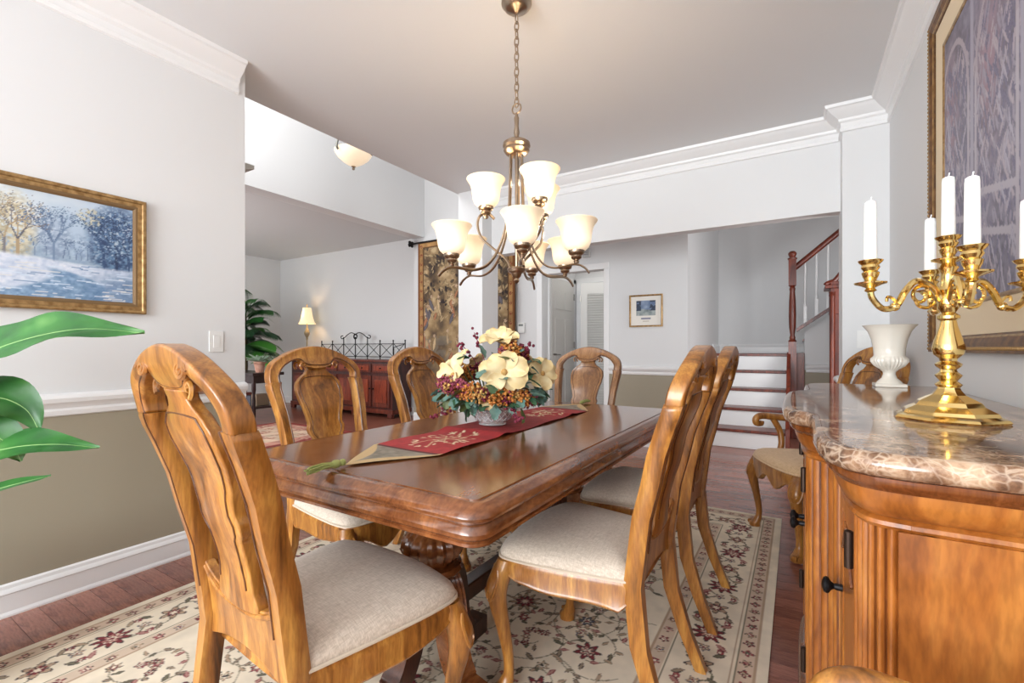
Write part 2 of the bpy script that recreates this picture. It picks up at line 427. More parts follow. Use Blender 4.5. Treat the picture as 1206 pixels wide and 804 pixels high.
# cased doorway in the hall wall
cs = boxes((-2.817, -2.742, 5.178, 5.2, 0, 2.03), (-1.924, -1.862, 5.178, 5.2, 0, 2.03), (-2.817, -1.862, 5.178, 5.2, 2.03, 2.105))
struct('trim_7', cs, trim_m, bevel=.006)
# front door head cornice (foyer) showing past the end of the left wall
cp = [(0, 2.23), (.015, 2.23), (.025, 2.25), (.04, 2.265), (.07, 2.285), (.10, 2.295), (.12, 2.30), (.12, 2.325), (0, 2.325)]
moulding('trim_8', [(-4.5, 1.62), (-3.10, 1.62)], cp, 1, noisy('cornice_paint', rgb(205, 205, 200), rgb(190, 190, 184), 5))
d3 = struct('door_3', boxes((-4.3, -3.5, 1.622, 1.66, .01, 2.08)), mat('front_door_paint', rgb(120, 40, 30), .4))
for zz in (.15, .8, 1.35):
    for xx in (-4.2, -3.86): MB().box(xx, xx+.26, 1.66, 1.667, zz, zz+.5).build('panel', MAT['front_door_paint'], d3, bevel=.004)

# six-panel door on the vestibule's left wall
dpaint = mat('door_paint', rgb(222, 220, 216), .4)
d1 = struct('door_1', boxes((-2.74, -2.71, 5.40, 6.10, .01, 2.02)), dpaint)
for z0, z1 in ((.22, .80), (.95, 1.50), (1.62, 1.86)):
    for y0, y1 in ((5.49, 5.72), (5.79, 6.02)):
        MB().box(-2.7115, -2.703, y0, y1, z0, z1).build('panel', dpaint, d1, bevel=.006)
lv = MB(); lv.tube([(-2.712, 5.45, 1.02), (-2.665, 5.45, 1.02)], .012).tube([(-2.667, 5.44, 1.02), (-2.664, 5.56, 1.015)], .009)
lv.build('door_handle', mat('satin_nickel', rgb(150, 146, 140), .3, 1), d1)
for z in (.25, 1.1, 1.78): MB().box(-2.712, -2.702, 6.085, 6.11, z, z+.09).build('hinge', MAT['satin_nickel'], d1)
struct('trim_9', boxes((-2.742, -2.715, 5.345, 5.395, 0, 2.08), (-2.742, -2.715, 6.105, 6.17, 0, 2.08), (-2.742, -2.715, 5.345, 6.17, 2.025, 2.085)), trim_m)
# louvred door at the back of the vestibule, standing ajar in its casing
struct('trim_10', boxes((-2.70, -2.62, 6.175, 6.2, 0, 2.03), (-2.70, -1.9, 6.175, 6.2, 2.03, 2.1)), trim_m)
d2 = bpy.data.objects.new('door_2', None); COL.objects.link(d2); d2['kind'] = 'structure'
d2.location = (-2.575, 6.03, 0); d2.rotation_euler = (0, 0, math.radians(10))
fr = boxes((0, .09, 0, .03, .01, 2.01), (.53, .62, 0, .03, .01, 2.01), (.09, .53, 0, .03, 1.86, 2.01), (.09, .53, 0, .03, .01, .2), (.09, .53, 0, .03, .95, 1.05))
fr.build('door_frame', dpaint, d2)
sl = MB()
for z in np.arange(.21, 1.855, .034):
    if .93 < z < 1.05: continue
    sl.add([(.09, -.002, z), (.53, -.002, z), (.53, .03, z+.03), (.09, .03, z+.03), (.09, -.002, z+.006), (.53, -.002, z+.006), (.53, .03, z+.036), (.09, .03, z+.036)], [(3, 2, 1, 0), (4, 5, 6, 7), (0, 1, 5, 4), (1, 2, 6, 5), (2, 3, 7, 6), (3, 0, 4, 7)])
sl.build('louver_slats', dpaint, d2)['kind'] = 'stuff'
for z in (.3, 1.75): MB().box(-.012, .004, -.012, .01, z, z+.09).build('hinge', MAT['satin_nickel'], d2)

# ---------------------------------------------------------------- staircase
st = thing('staircase', 'staircase with red-brown treads, white risers, turned newel and white balusters', 'staircase', (0, 0, 0))
R0, RUN, RISE = 5.67, .275, .206
for k in range(5):
    y = R0+k*RUN
    MB().box(-.985, -.10, y, y+.02, k*RISE, (k+1)*RISE-.03).build('riser', trim_m, st)
    y1 = y+RUN+.02 if k < 4 else 7.48
    x1 = -.10 if k < 4 else -.08
    MB().box(-.985, x1, y-.022, y1, (k+1)*RISE-.032, (k+1)*RISE).build('tread' if k < 4 else 'landing', mahog, st, bevel=.008)
for k in range(4):     # second flight rising to the right behind the side wall
    x = .085+k*.26
    MB().box(x, x+.02, 6.93, 7.48, 1.03+k*.19, 1.03+(k+1)*.19-.03).build('riser', trim_m, st)
    MB().box(x-.02, x+.28, 6.93, 7.48, 1.03+(k+1)*.19-.03, 1.03+(k+1)*.19).build('tread', mahog, st)
MB().prism([(5.64, 0), (6.72, 0), (6.72, 1.05), (6.62, 1.05), (5.64, .25)], 'x', -.10, -.062).build('stringer', mahog, st)
MB().box(-.03, .085, 6.74, 6.90, 0, 1.04).build('newel_base', mahog, st, bevel=.004)
nw = MB(); nw.box(-.085, .0, 6.60, 6.685, 0, 1.18)
cx, cy = -.0425, 6.6425
nw.lathe([(.040, 1.18), (.046, 1.19), (.030, 1.21), (.034, 1.23), (.024, 1.26), (.036, 1.36), (.040, 1.50), (.036, 1.68), (.028, 1.80), (.034, 1.83), (.026, 1.85), (.040, 1.87)], cx, cy, 16)
nw.box(-.083, -.002, 6.602, 6.683, 1.87, 2.19)
nw.lathe([(.05, 2.19), (.052, 2.205), (.03, 2.215), (.036, 2.23), (.046, 2.25), (.044, 2.27), (.026, 2.29), (.001, 2.295)], cx, cy, 16)
nw.build('newel_post', mahog, st)
def flightz(x, b): return b+.73*x
sk = MB().prism([(0, 1.30), (1.55, 1.30+1.55*.73), (1.55, 1.345+1.55*.73), (0, 1.345)], 'y', 6.60, 6.80); sk.build('skirt_rail', mahog, st)
hr = MB().tube([(-.02, 6.66, 2.085), (1.55, 6.66, 2.10+1.55*.86)], .034, 10); hr.build('handrail', mahog, st)
for k in range(9):
    x = .09+k*.115
    b = MB(); z0 = 1.345+.73*x; z1 = 2.08+.86*x
    b.box(x-.016, x+.016, 6.65, 6.682, z0-.03, z0+.2)
    b.lathe([(.017, z0+.2), (.02, z0+.22), (.012, z0+.24), (.014, z0+.3), (.009, z1)], x, 6.666, 10)
    b.build('baluster', trim_m, st)
# ---------------------------------------------------------------- rug
CR = (228, 214, 192); DK = (72, 62, 60); MA = (122, 44, 52); PK = (176, 128, 118); TN = (176, 150, 126); OL = (110, 104, 84); BL = (92, 92, 104)
def make_rug():
    Wd, Ln = 2.32, 3.65; c = Canvas(Wd, Ln, .0046, CR); r = random.Random(11)
    e = np.minimum(np.minimum(c.X, Wd-c.X), np.minimum(c.Y, Ln-c.Y))
    for a, b, col in ((.034, .042, TN), (.042, .095, (206, 182, 160)), (.095, .101, OL), (.101, .108, CR), (.108, .114, TN), (.305, .311, OL), (.311, .317, CR), (.317, .368, (206, 184, 162)), (.368, .376, TN)):
        c.a[(e >= a) & (e < b)] = col
    f = fbm(c.ny, c.nx, 60, 40, 3)
    pals = [(DK, MA, CR, MA), (DK, PK, CR, MA), (DK, TN, MA, CR), (OL, TN, CR, DK), (DK, (150, 70, 74), PK, CR), (BL, TN, CR, MA)]
    lp = [(OL, TN), (DK, OL), (MA, PK), (DK, (150, 132, 112))]
    # borders: walk the four sides at a given inset
    def side_pts(inset, step):
        out = []
        for ln, fn in ((Wd-2*inset, lambda t: (inset+t, inset, 0)), (Wd-2*inset, lambda t: (inset+t, Ln-inset, PI)), (Ln-2*inset, lambda t: (inset, inset+t, PI/2)), (Ln-2*inset, lambda t: (Wd-inset, inset+t, -PI/2))):
            n = max(1, round(ln/step))
            for i in range(n): out.append(fn((i+.5)*ln/n)+(i,))
        return out
    for x, y, a, i in side_pts(.068, .062): c.flower(x, y, .022, 4+i % 2, a, pals[(i*2) % 6]); 
    for x, y, a, i in side_pts(.068, .031):
        if i % 2 == 0: c.leaf(x, y, .012, .006, a+.8, lp[i % 3])
    for x, y, a, i in side_pts(.343, .07): c.flower(x, y, .021, 5, a, pals[(i+1) % 6])
    pts = side_pts(.208, .205)
    for x, y, a, i in pts:
        dx, dy = math.cos(a), math.sin(a)
        arc = [(x+dx*t*.1+(-dy)*.05*math.sin(t*PI*1.0+i*PI), y+dy*t*.1+dx*.05*math.sin(t*PI+i*PI)) for t in np.linspace(-1.05, 1.05, 22)]
        c.line(arc, .0035, OL)
    for x, y, a, i in pts:
        dx, dy = math.cos(a), math.sin(a)
        c.flower(x, y, .066 if i % 2 else .052, 9 if i % 2 else 6, a, pals[0 if i % 2 else 2])
        if i % 2: c.flower(x, y, .036, 7, a+.3, (MA, PK, CR, MA))
        for sg in (-1, 1):
            for q in (-1, 1):
                px = x+dx*.075*sg-dy*.055*q; py = y+dy*.075*sg+dx*.055*q
                c.leaf(px, py, .026, .011, a+sg*q*.9, lp[(i+q) % 4]); c.flower(px+dx*.03*sg, py+dy*.03*sg, .015, 5, 0, pals[4])
            c.flower(x+dx*.1*sg, y+dy*.1*sg, .024, 5, a, pals[5])
    # field: scrolling vines with palmettes and sprays
    fx0, fx1, fy0, fy1 = .39, Wd-.39, .39, Ln-.39
    inside = lambda x, y, m=.03: fx0+m < x < fx1-m and fy0+m < y < fy1-m
    st, j = [], 0
    y = fy0+.14
    while y < fy1:
        i = 0; x = fx0+.13+(.15 if j % 2 else 0)
        while x < fx1:
            st.append((x+r.uniform(-.03, .03), y+r.uniform(-.03, .03), i, j)); x += .25; i += 1
        y += .205; j += 1
    for x, y, i, j in st:
        sg = 1 if (i+j) % 2 else -1
        for s0 in (0, PI):
            arc = []
            for t in np.linspace(0, 3.9, 36):
                rr = .05+.028*t; px = x+sg*rr*math.cos(t+s0+i); py = y+rr*math.sin(t+s0+i)
                if inside(px, py, .0): arc.append((px, py))
                else:
                    break
            if len(arc) > 2: c.line(arc, .0024, (140, 130, 108))
            for k in range(6, len(arc), 5):
                px, py = arc[k]; a = r.uniform(0, 6.28)
                if inside(px, py): c.leaf(px+.014*math.cos(a), py+.014*math.sin(a), r.uniform(.014, .026), .009, a, r.choice(lp))
    for x, y, i, j in st:
        if not inside(x, y, .05): continue
        k = (i*3+j) % 4; a = r.uniform(0, 6)
        if k == 0:
            c.flower(x, y, .074, 11, a, (OL, TN, PK, MA)); c.flower(x, y, .046, 8, a+.2, (DK, MA, PK, CR))
        elif k == 1:
            c.flower(x, y, .052, 7, a, pals[0]); c.flower(x, y, .03, 6, a, (DK, PK, CR, MA))
        elif k == 2:
            for t in range(9):
                tt = t/9; px = x+.09*(tt-.5)*math.cos(a)-.03*math.sin(5*tt)*math.sin(a); py = y+.14*(tt-.5)*math.sin(a)+.03*math.sin(5*tt)
                c.flower(px, py, .019, 5, t, pals[(t*2) % 5])
        else:
            c.flower(x, y, .058, 8, a, pals[3]); c.flower(x, y, .034, 6, a, (DK, BL, CR, MA))
        for t in range(5):
            b = a+t*1.256; c.leaf(x+.085*math.cos(b), y+.085*math.sin(b), .02, .008, b, lp[t % 4])
        c.flower(x+.125*math.cos(a+1), y+.10*math.sin(a+1), .026, 6, a, pals[(i+j) % 6])
    c.a *= (.93+.14*f)[..., None]
    rg = thing('area_rug', 'cream floral area rug with maroon motifs and patterned border under the dining table', 'rug', (-2.40, -.22, 0))
    m = painted('rug_wool', .95)
    zz = lambda X, Y: .009+0*X
    c.build('rug_pile', m, lambda X, Y: (X, Y, .009+0*X), rg)
    MB().box(0, Wd, 0, Ln, .0005, .0085).build('rug_backing', mat('rug_edge', rgb(224, 206, 178), .95), rg)
make_rug()

# ---------------------------------------------------------------- dining chairs
YB = [(0, -.300), (.12, -.250), (.25, -.206), (.43, -.188), (.6, -.208), (.8, -.255), (.95, -.305), (1.10, -.352)]
BW_ = .955
def yb(z): return lerp_tab(YB, z)
BAND = [((.250, .938), (.196, .938)), ((.2515, .965), (.198, .965)), ((.243, .998), (.187, .984)), ((.22, 1.027), (.163, 1.008)), ((.172, 1.055), (.122, 1.028)), ((.12, 1.077), (.09, 1.03)), ((.075, 1.09), (.066, 1.008)), ((.03, 1.0985), (.03, .998)), ((0, 1.10), (0, .997))]
STI = [(.0, .206, .021), (.12, .204, .021), (.26, .201, .024), (.43, .2, .0275), (.52, .2, .027), (.62, .203, .026), (.72, .209, .026), (.80, .217, .027), (.88, .228, .030), (.915, .232, .032), (.934, .231, .034), (.944, .226, .031)]
SPL = [(.545, .100), (.575, .086), (.63, .079), (.69, .084), (.708, .098), (.73, .103), (.748, .094), (.78, .099), (.82, .111), (.86, .124), (.90, .130), (.93, .124), (.955, .10), (.975, .066), (.992, .053), (1.01, .058)]
BAND = [((o[0]*BW_, o[1]), ((i[0]*1.04 if i[0] > .1 else i[0])*BW_, i[1]+(.006 if i[0] > .08 else 0))) for o, i in BAND]
STI = [(z, x*(.97-.035*min(1, z/.9)), h*.84) for z, x, h in STI]
SPL = [(z, x*.92) for z, x in SPL]
def seat_outline(n=64, grow=0.0):
    """trapezoid seat with bowed front, counter-clockwise"""
    pts = []
    cor = [(-.203, -.172), (.203, -.172), (.254, .17), (.229, .225), (.12, .252), (0, .258), (-.12, .252), (-.229, .225), (-.254, .17)]
    pts = [Vector((x, y, 0)) for x, y in cor]
    pts = spline([pts[0], pts[0].lerp(pts[1], .5), pts[1]], 6)[:-1] + spline([pts[1], pts[1].lerp(pts[2], .55)+Vector((.006, 0, 0)), pts[2], pts[3], pts[4], pts[5], pts[6], pts[7], pts[8], pts[8].lerp(pts[0], .45)-Vector((.006, 0, 0)), pts[0]], 5)[:-1]
    return [(p.x, p.y) for p in pts]
OUT = seat_outline()
def scaled(k, dz, z):
    return [(x*k, y*k+(1-k)*.02, z) for x, y in OUT]
def make_chair(label, seat_m, w, wd, arms=False, name='dining_chair', crest_boss=True):
    t = thing(name, label, 'chair')
    # frame of the back: stiles run into the rear legs
    for sg in (-1, 1):
        R = []
        for z, x, hw in STI:
            y = yb(z); th = .0245 if z > .3 else .018+.0065*(z/.3)
            q = [(x*sg-hw*.8, -th), (x*sg+hw*.8, -th), (x*sg+hw, -th*.5), (x*sg+hw, th*.5), (x*sg+hw*.8, th), (x*sg-hw*.8, th), (x*sg-hw, th*.5), (x*sg-hw, -th*.5)]
            R.append([(a, y+b, z) for a, b in q])
        Rs = []
        for i in range(len(R)-1):
            for k in range(3):
                u = k/3; Rs.append([tuple(np.array(a)*(1-u)+np.array(b)*u) for a, b in zip(R[i], R[i+1])])
        Rs.append(R[-1])
        MB().rings(Rs).build('back_stile', w, t, sharp=40)
        bead = [(sg*(x-hw*.62), yb(z)+.0250, z) for z, x, hw in STI if z > .5]
        bead2 = [(sg*(x-hw*.62), yb(z)-.0250, z) for z, x, hw in STI if z > .5]
        MB().tube(bead, .0024, 6).tube(bead2, .0024, 6).build('groove', wd, t)
    half = BAND; full = [((-o[0], o[1]), (-i[0], i[1])) for o, i in half] + [(o, i) for o, i in reversed(half[:-1])]
    O = spline([(o[0], 0, o[1]) for o, i in full], 3); I = spline([(i[0], 0, i[1]) for o, i in full], 3)
    P = []
    for a, b in zip(O, I):
        row = []
        for k in range(4):
            p = a.lerp(b, k/3); row.append((p.x, yb(p.z)-.006*math.sin(PI*k/3)-.012*(p.x/.235)**2+.012, p.z))
        P.append(row)
    cr = MB().slab(P, (0, .046, 0)); cr.build('crest_rail', w, t, bevel=.008)
    gr = MB()
    for s2 in (.0235, -.0235):
        gr.tube([(p.x*1, yb(p.z)+s2-.012*(p.x/.235)**2+.012, p.z) for p in [b.lerp(a, .16) for a, b in zip(O, I)]], .0024, 6)
    gr.build('groove', wd, t)
    # volutes at the neck of the splat, carved boss on the crest
    for sg in (-1, 1):
        for s2 in (.022, -.024):
            sp = [(sg*(.081+rr*math.cos(a)), yb(1.012)+s2+.012, 1.014+rr*math.sin(a)) for a, rr in [(-1.2+q*.42, .019-.00115*q) for q in range(15)]]
            MB().tube(sp, .0052, 6).build('volute', w, t)
    if crest_boss:
        for sg in (-1, 1):
            sp = [(sg*(.105+.030*math.cos(a)*k), yb(1.052)-.0165, 1.050+.019*math.sin(a)*k) for a, k in [(q*.5, 1-q/28) for q in range(26)]]
            MB().tube(sp, .006, 6).build('carved_volute', w, t)
    P = []
    for k in range(52):
        z = .53+(1.01-.53)*k/51; hw = lerp_tab(SPL, z); row = []
        for j in range(9):
            s2 = -1+2*j/8; row.append((s2*hw, yb(z)-.010*(1-s2*s2), z))
        P.append(row)
    sp = MB().slab(P, (0, .026, 0)).build('splat', w, t, bevel=.004)
    for s2 in (.0130, -.0135):
        g = MB()
        for sg in (-1, 1):
            g.tube([(sg*(lerp_tab(SPL, z)-.018), yb(z)-.010*(1-((lerp_tab(SPL, z)-.018)/lerp_tab(SPL, z))**2)+s2, z) for z in np.linspace(.58, .955, 34)], .0021, 6)
        zt = .955; hw = lerp_tab(SPL, zt)-.018
        g.tube([(hw*q, yb(zt)-.010*(1-(q*hw/(hw+.018))**2)+s2, zt+.006*(1-q*q)) for q in np.linspace(-1, 1, 9)], .0021, 6)
        g.build('groove', wd, sp)
    # shoe / lower cross rail
    P = []
    for j in range(21):
        x = -.178+.356*j/20; up = .535+.05*(abs(x)/.178)**3; lo = .395+.03*(1-(x/.178)**2)
        P.append([(x, yb(lo+(up-lo)*k/4)+.002, lo+(up-lo)*k/4) for k in range(5)])
    MB().slab(P, (0, .024, 0)).build('back_rail', w, t, bevel=.004)
    MB().tube([(x, yb(.52)-.014, .523+.05*(abs(x)/.178)**3) for x in np.linspace(-.17, .17, 21)], .0065, 8).tube([(x, yb(.52)+.016, .523+.05*(abs(x)/.178)**3) for x in np.linspace(-.17, .17, 21)], .0065, 8).build('rail_moulding', w, t)
    # seat rail with scalloped lower edge
    n = len(OUT); R = []
    cum = [0]
    for i in range(n):
        a, b = OUT[i], OUT[(i+1) % n]; cum.append(cum[-1]+math.hypot(b[0]-a[0], b[1]-a[1]))
    def low(x, y):
        if y < -.165: return .375
        if y > .2:  u = min(1, abs(x)/.2); return .352+.026*math.cos(u*PI*2)
        u = max(0, min(1, (y+.165)/.365)); return lerp_tab([(0, .343), (.1, .356), (.3, .362), (.6, .360), (.85, .374), (1, .392)], u)
    for x, y in OUT:
        l = math.hypot(x, y); ox, oy = x/l, y/l; lo = low(x, y)
        R.append([(x+ox*.004, y+oy*.004, .436), (x+ox*.010, y+oy*.010, .42), (x+ox*.006, y+oy*.006, lo+.012), (x+ox*.010, y+oy*.010, lo+.006), (x+ox*.006, y+oy*.006, lo), (x-ox*.016, y-oy*.016, lo), (x-ox*.018, y-oy*.018, .436)])
    MB().rings(R, loop=True).build('seat_rail', w, t, sharp=50)
    R = [scaled(k, 0, z) for k, z in ((.985, .425), (1.012, .438), (1.018, .449), (1.0, .461), (.95, .473), (.86, .483), (.7, .491), (.5, .496), (.25, .498), (.02, .4985))]
    cu = MB().rings(R).build('seat_cushion', seat_m, t, sharp=60)
    MB().tube([(x*1.022, y*1.022+(1-1.022)*.02, .4395) for x, y in OUT], .0045, 6, closed=True).build('piping', piping_m if not arms else seat_m, cu)
    # cabriole front legs
    for sg in (-1, 1):
        path = spline([(.236, .200, .432), (.246, .213, .39), (.256, .226, .345), (.254, .224, .29), (.243, .211, .21), (.234, .2, .13), (.232, .198, .075), (.238, .206, .04), (.246, .217, .02), (.246, .217, .0)], 5)
        rt = [(0, .030), (.02, .031), (.04, .024), (.07, .0165), (.1, .0165), (.2, .021), (.3, .029), (.345, .035), (.40, .035), (.432, .030)]
        R = []
        for p in path:
            r = lerp_tab(rt, p.z); R.append([(sg*(p.x+r*math.cos(a)*(1.0)), p.y+r*math.sin(a), p.z) for a in [PI/4+q*PI/8 for q in range(16)]])
        R = [[(c[0], c[1], c[2]) for c in ring] for ring in R]
        lg = MB().rings(R).build('leg', w, t, sharp=50)
        # carved C-scroll on the knee and scroll toe
        kn = MB()
        def surf(z, a):
            p = min(path, key=lambda q: abs(q.z-z)); r = lerp_tab(rt, z); return (sg*(p.x+r*math.cos(a)), p.y+r*math.sin(a), z)
        kn.tube(spline([surf(.405, 1.5), surf(.385, 1.9), surf(.355, 2.0), surf(.325, 1.75), surf(.308, 1.3), surf(.312, .95), surf(.33, 1.0), surf(.335, 1.25)], 4), .0048, 6)
        kn.build('knee_carving', w, lg)
        kn = MB().tube(spline([surf(.405, .1), surf(.385, -.3), surf(.355, -.4), surf(.325, -.15), surf(.308, .3), surf(.312, .62), surf(.33, .58), surf(.335, .35)], 4), .0048, 6)
        kn.build('knee_carving', w, lg)
        MB().tube([(sg*(.246+.012), .217+.024, .022), (sg*(.246+.03), .217+.012, .022)], .014, 8).build('scroll_toe', w, lg)
    if arms:
        for sg in (-1, 1):
            a = spline([(sg*.212, -.225, .69), (sg*.262, -.17, .672), (sg*.292, -.05, .655), (sg*.300, .07, .660), (sg*.296, .15, .668), (sg*.292, .188, .652), (sg*.291, .188, .625), (sg*.293, .160, .618), (sg*.295, .152, .636)], 5)
            n = len(a); ar = MB().tube(a, [.021 if i < n*.72 else .021-.010*(i-n*.72)/(n*.28) for i in range(n)], 10)
            arm = ar.build('armrest', w, t)
            MB().tube(spline([(sg*.296, .085, .648), (sg*.290, .05, .58), (sg*.276, .045, .50), (sg*.266, .07, .42)], 6), .018, 10).build('arm_support', w, arm)
    return t
def place(o, x, y, rz): o.location = (x, y, .0095); o.rotation_euler = (0, 0, rz); return o
GRP = 'dining chairs around the table'
ch0 = place(make_chair('honey wood dining chair at the end of the table beside the hanging leaves, facing the stairs end', linen, honey, honey_dk), -1.03, .765, -math.radians(4.5)); ch0['group'] = GRP
ch0['label'] = 'honey wood dining chair at the table end where the runner tassel lies'
for x, y, rz, lb in ((-.575, 1.47, PI/2, 'honey wood dining chair on the sideboard side, near the tasselled runner end'),
                     (-.575, 2.12, PI/2, 'honey wood dining chair on the sideboard side, near the staircase'),
                     (-1.61, 1.37, -PI/2, 'honey wood dining chair opposite the sideboard, nearest the winter landscape painting'),
                     (-1.61, 2.07, -PI/2, 'honey wood dining chair opposite the sideboard, in front of the tapestry')):
    c = place(copy_tree(ch0), x, y, rz); c['label'] = lb; c['group'] = GRP
cf = place(make_chair('pale honey dining chair at the far table end, in front of the doorway', linen, pale_honey, honey_dk), -1.255, 2.755, PI); cf['group'] = GRP
ga = make_chair('honey wood armchair with tan seat in the corner behind the marble sideboard', tanseat, honey, honey_dk, True, 'armchair')
place(ga, .085, 3.10, math.atan2(-.45, -.89)-PI/2); ga.location.z = .0095; ga['group'] = 'armchairs either side of the sideboard'
gb = copy_tree(ga); place(gb, .225, .43, PI/2); gb.location.z = .0005; gb.scale = (1, 1, 1.012)
gb['label'] = 'armchair by the fluted near end of the sideboard, only its honey armrest showing'

# ---------------------------------------------------------------- dining table
TX, TY, HW, HL = -1.055, 1.73, .495, .945
tb = thing('dining_table', 'long glossy brown pedestal dining table with rounded corners', 'table', (TX, TY, .0095))
def half_outline(sg, rc=.06, n=7):
    pts = [((HW, .0004*sg), (1, 0))]
    for i in range(n+1):
        a = PI/2*i/n; pts.append(((HW-rc+rc*math.cos(a), sg*(HL-rc+rc*math.sin(a))), (math.cos(a), sg*math.sin(a))))
    for i in range(n+1):
        a = PI/2+PI/2*i/n; pts.append(((-HW+rc+rc*math.cos(a), sg*(HL-rc+rc*math.sin(a))), (math.cos(a), sg*math.sin(a))))
    pts.append(((-HW, .0004*sg), (-1, 0))); return pts
for sg in (-1, 1):
    ol = half_outline(sg)
    ring = lambda off, z: [(p[0]+q[0]*off, p[1]+q[1]*off, z) for p, q in ol]
    top = [(-.10, .716), (-.010, .716), (.001, .719), (.003, .726), (.0, .735), (-.007, .742), (-.013, .745), (-.016, .748), (-.024, .7525), (-.034, .754), (-.036, .7505), (-.041, .7505), (-.043, .755)]
    MB().rings([ring(o, z) for o, z in top]).build('tabletop', table_w, tb, sharp=30)
    ap = [(-.10, .7155), (-.014, .7155), (-.012, .711), (-.016, .707), (-.010, .699), (-.006, .688), (-.008, .678), (-.016, .671), (-.011, .668), (-.011, .661), (-.018, .657), (-.10, .657)]
    MB().rings([ring(o, z) for o, z in ap]).build('apron', table_w, tb, sharp=30)
    MB().rings([ring(-.0385, z) for z in (.7500, .7512)]).build('banding', table_dk, tb)
for sy in (-1, 1):
    py = sy*.53
    pd = MB().lathe([(.11, .656), (.11, .64), (.078, .625), (.066, .60), (.072, .58), (.06, .545), (.066, .53), (.055, .51), (.05, .495), (.056, .485), (.085, .47), (.104, .445), (.108, .42), (.098, .395), (.078, .378), (.075, .372), (.098, .366), (.104, .352), (.098, .338), (.082, .33), (.078, .30), (.085, .27), (.075, .22), (.055, .17), (.04, .14), (.001, .13)], 0, py, 72, rip=.13, k=18, ripz=(.38, .472))
    ped = pd.build('pedestal', table_w, tb, sharp=45)
    MB().box(-.32, .32, py-.09, py+.09, .64, .658).build('cleat', table_dk, tb)
    for a in ((-.25, PI-.1, PI/2, -PI/2) if sy < 0 else (-.05, PI+.2, PI/2, -PI/2)):
        lg = MB(); k = .56 if abs(math.sin(a)) < .5 else .6
        pth = [(.05, .31), (.11, .312), (.155, .275), (.185, .21), (.205, .14), (.245, .085), (.30, .052), (.335, .045)]
        pth = spline([(p[0]*k, 0, p[1]) for p in pth], 5); R = []
        for i, p in enumerate(pth):
            u = i/(len(pth)-1); d = (pth[min(i+1, len(pth)-1)]-pth[max(i-1, 0)]).normalized(); nrm = Vector((-d.z, 0, d.x)); th = .050-.022*u; wd2 = .043-.010*u
            ring2 = []
            for q in range(13):
                yy = -wd2+2*wd2*q/12; rp_ = .005*(1 if q % 2 else 0) if u < .6 else 0
                ring2.append(p+nrm*(th-rp_)+Vector((0, yy, 0)))
            ring2 += [p-nrm*th+Vector((0, wd2, 0)), p-nrm*th+Vector((0, -wd2, 0))]
            R.append(ring2)
        lg.rings(R); lg.box(.315*k, .315*k+.085, -.036, .036, .0, .062)
        lg.xf(Matrix.Translation((0, py, 0)) @ Matrix.Rotation(a, 4, 'Z'))
        lg.build('leg', table_dk if k > .58 else table_w, tb, sharp=35)
MB().box(-.03, .03, -.45, .45, .16, .22).build('stretcher', table_dk, tb, bevel=.006)

# ---------------------------------------------------------------- table runner
def make_runner():
    Wd, Ln = .29, 1.68; c = Canvas(Wd, Ln, .004, (168, 52, 54)); r = random.Random(5)
    n = fbm(c.ny, c.nx, 90, 16, 3); c.a *= (.88+.24*n)[..., None]
    for lo, hi in ((0, .235), (Ln-.235, Ln)):
        m = (c.Y >= lo) & (c.Y <= hi); c.a[m] = (146, 138, 124); c.a[m] *= (.8+.4*n[m])[..., None]
    for y0 in (.235, Ln-.25):
        m = (c.Y >= y0) & (c.Y <= y0+.015); c.a[m] = (92, 40, 40)
    end = np.minimum(c.Y, Ln-c.Y); edge = np.minimum(c.X, Wd-c.X)
    tipd = end-(abs(c.X-Wd/2)/(Wd/2))*.23
    c.a[(tipd < .028) & (end < .26)] = (206, 178, 132)
    cream = ((214, 190, 150), (236, 222, 190))
    for cy in (.44, Ln-.44):
        for k in range(46):
            a = r.uniform(0, 6.28); q = math.sqrt(r.random()); x = Wd/2+.10*q*math.cos(a); y = cy+.15*q*math.sin(a)
            c.leaf(x, y, r.uniform(.010, .022), .005, a+r.uniform(-1, 1), cream)
        for k in range(8):
            a = k*.785; c.line([(Wd/2, cy), (Wd/2+.05*math.cos(a), cy+.07*math.sin(a)), (Wd/2+.09*math.cos(a+.3), cy+.13*math.sin(a+.3))], .0025, cream[0])
    rt = thing('table_runner', 'red embroidered table runner with khaki pointed ends and green tassels', 'runner', (-1.235, .87, .7665))
    def pl(X, Y):
        e = np.minimum(Y, Ln-Y); half = np.clip(e/.235, .015, 1)*Wd/2
        x = Wd/2+(X-Wd/2)/(Wd/2)*half
        z = .0022+.0016*np.sin(Y*21)+.0016*np.sin(Y*9+X*14)+.007*np.exp(-((Y-.62)/.035)**2)+.006*np.exp(-((Y-1.18-X*.2)/.03)**2)
        return x, Y, z+.0016
    c.build('cloth', painted('runner_cloth', .75), pl, rt)
    green = mat('green_tassel', rgb(164, 172, 104), .9)
    for y0, sg in ((.0, -1), (Ln, 1)):
        tz = MB(); cx = Wd/2
        tz.lathe([(.004, 0), (.009, .004), (.010, .012), (.006, .018), (.011, .024), (.012, .036), (.008, .044)], 0, 0, 12)
        tz.xf(Matrix.Translation((cx, y0, .012)) @ Matrix.Rotation(-sg*PI/2, 4, 'X'))
        for k in range(26):
            a = r.uniform(0, 6.28); q = r.uniform(.2, 1)
            p0 = Vector((cx+.007*math.cos(a), y0+sg*.04, .012+.006*math.sin(a))); p1 = Vector((cx+.020*q*math.cos(a)-.0, y0+sg*(.115+r.uniform(-.012, .012)), max(.003, .010+.011*q*math.sin(a))))
            tz.tube([p0, p0.lerp(p1, .5)+Vector((0, 0, .003)), p1], .0022, 4)
        tz.build('tassel', green, rt)
make_runner()

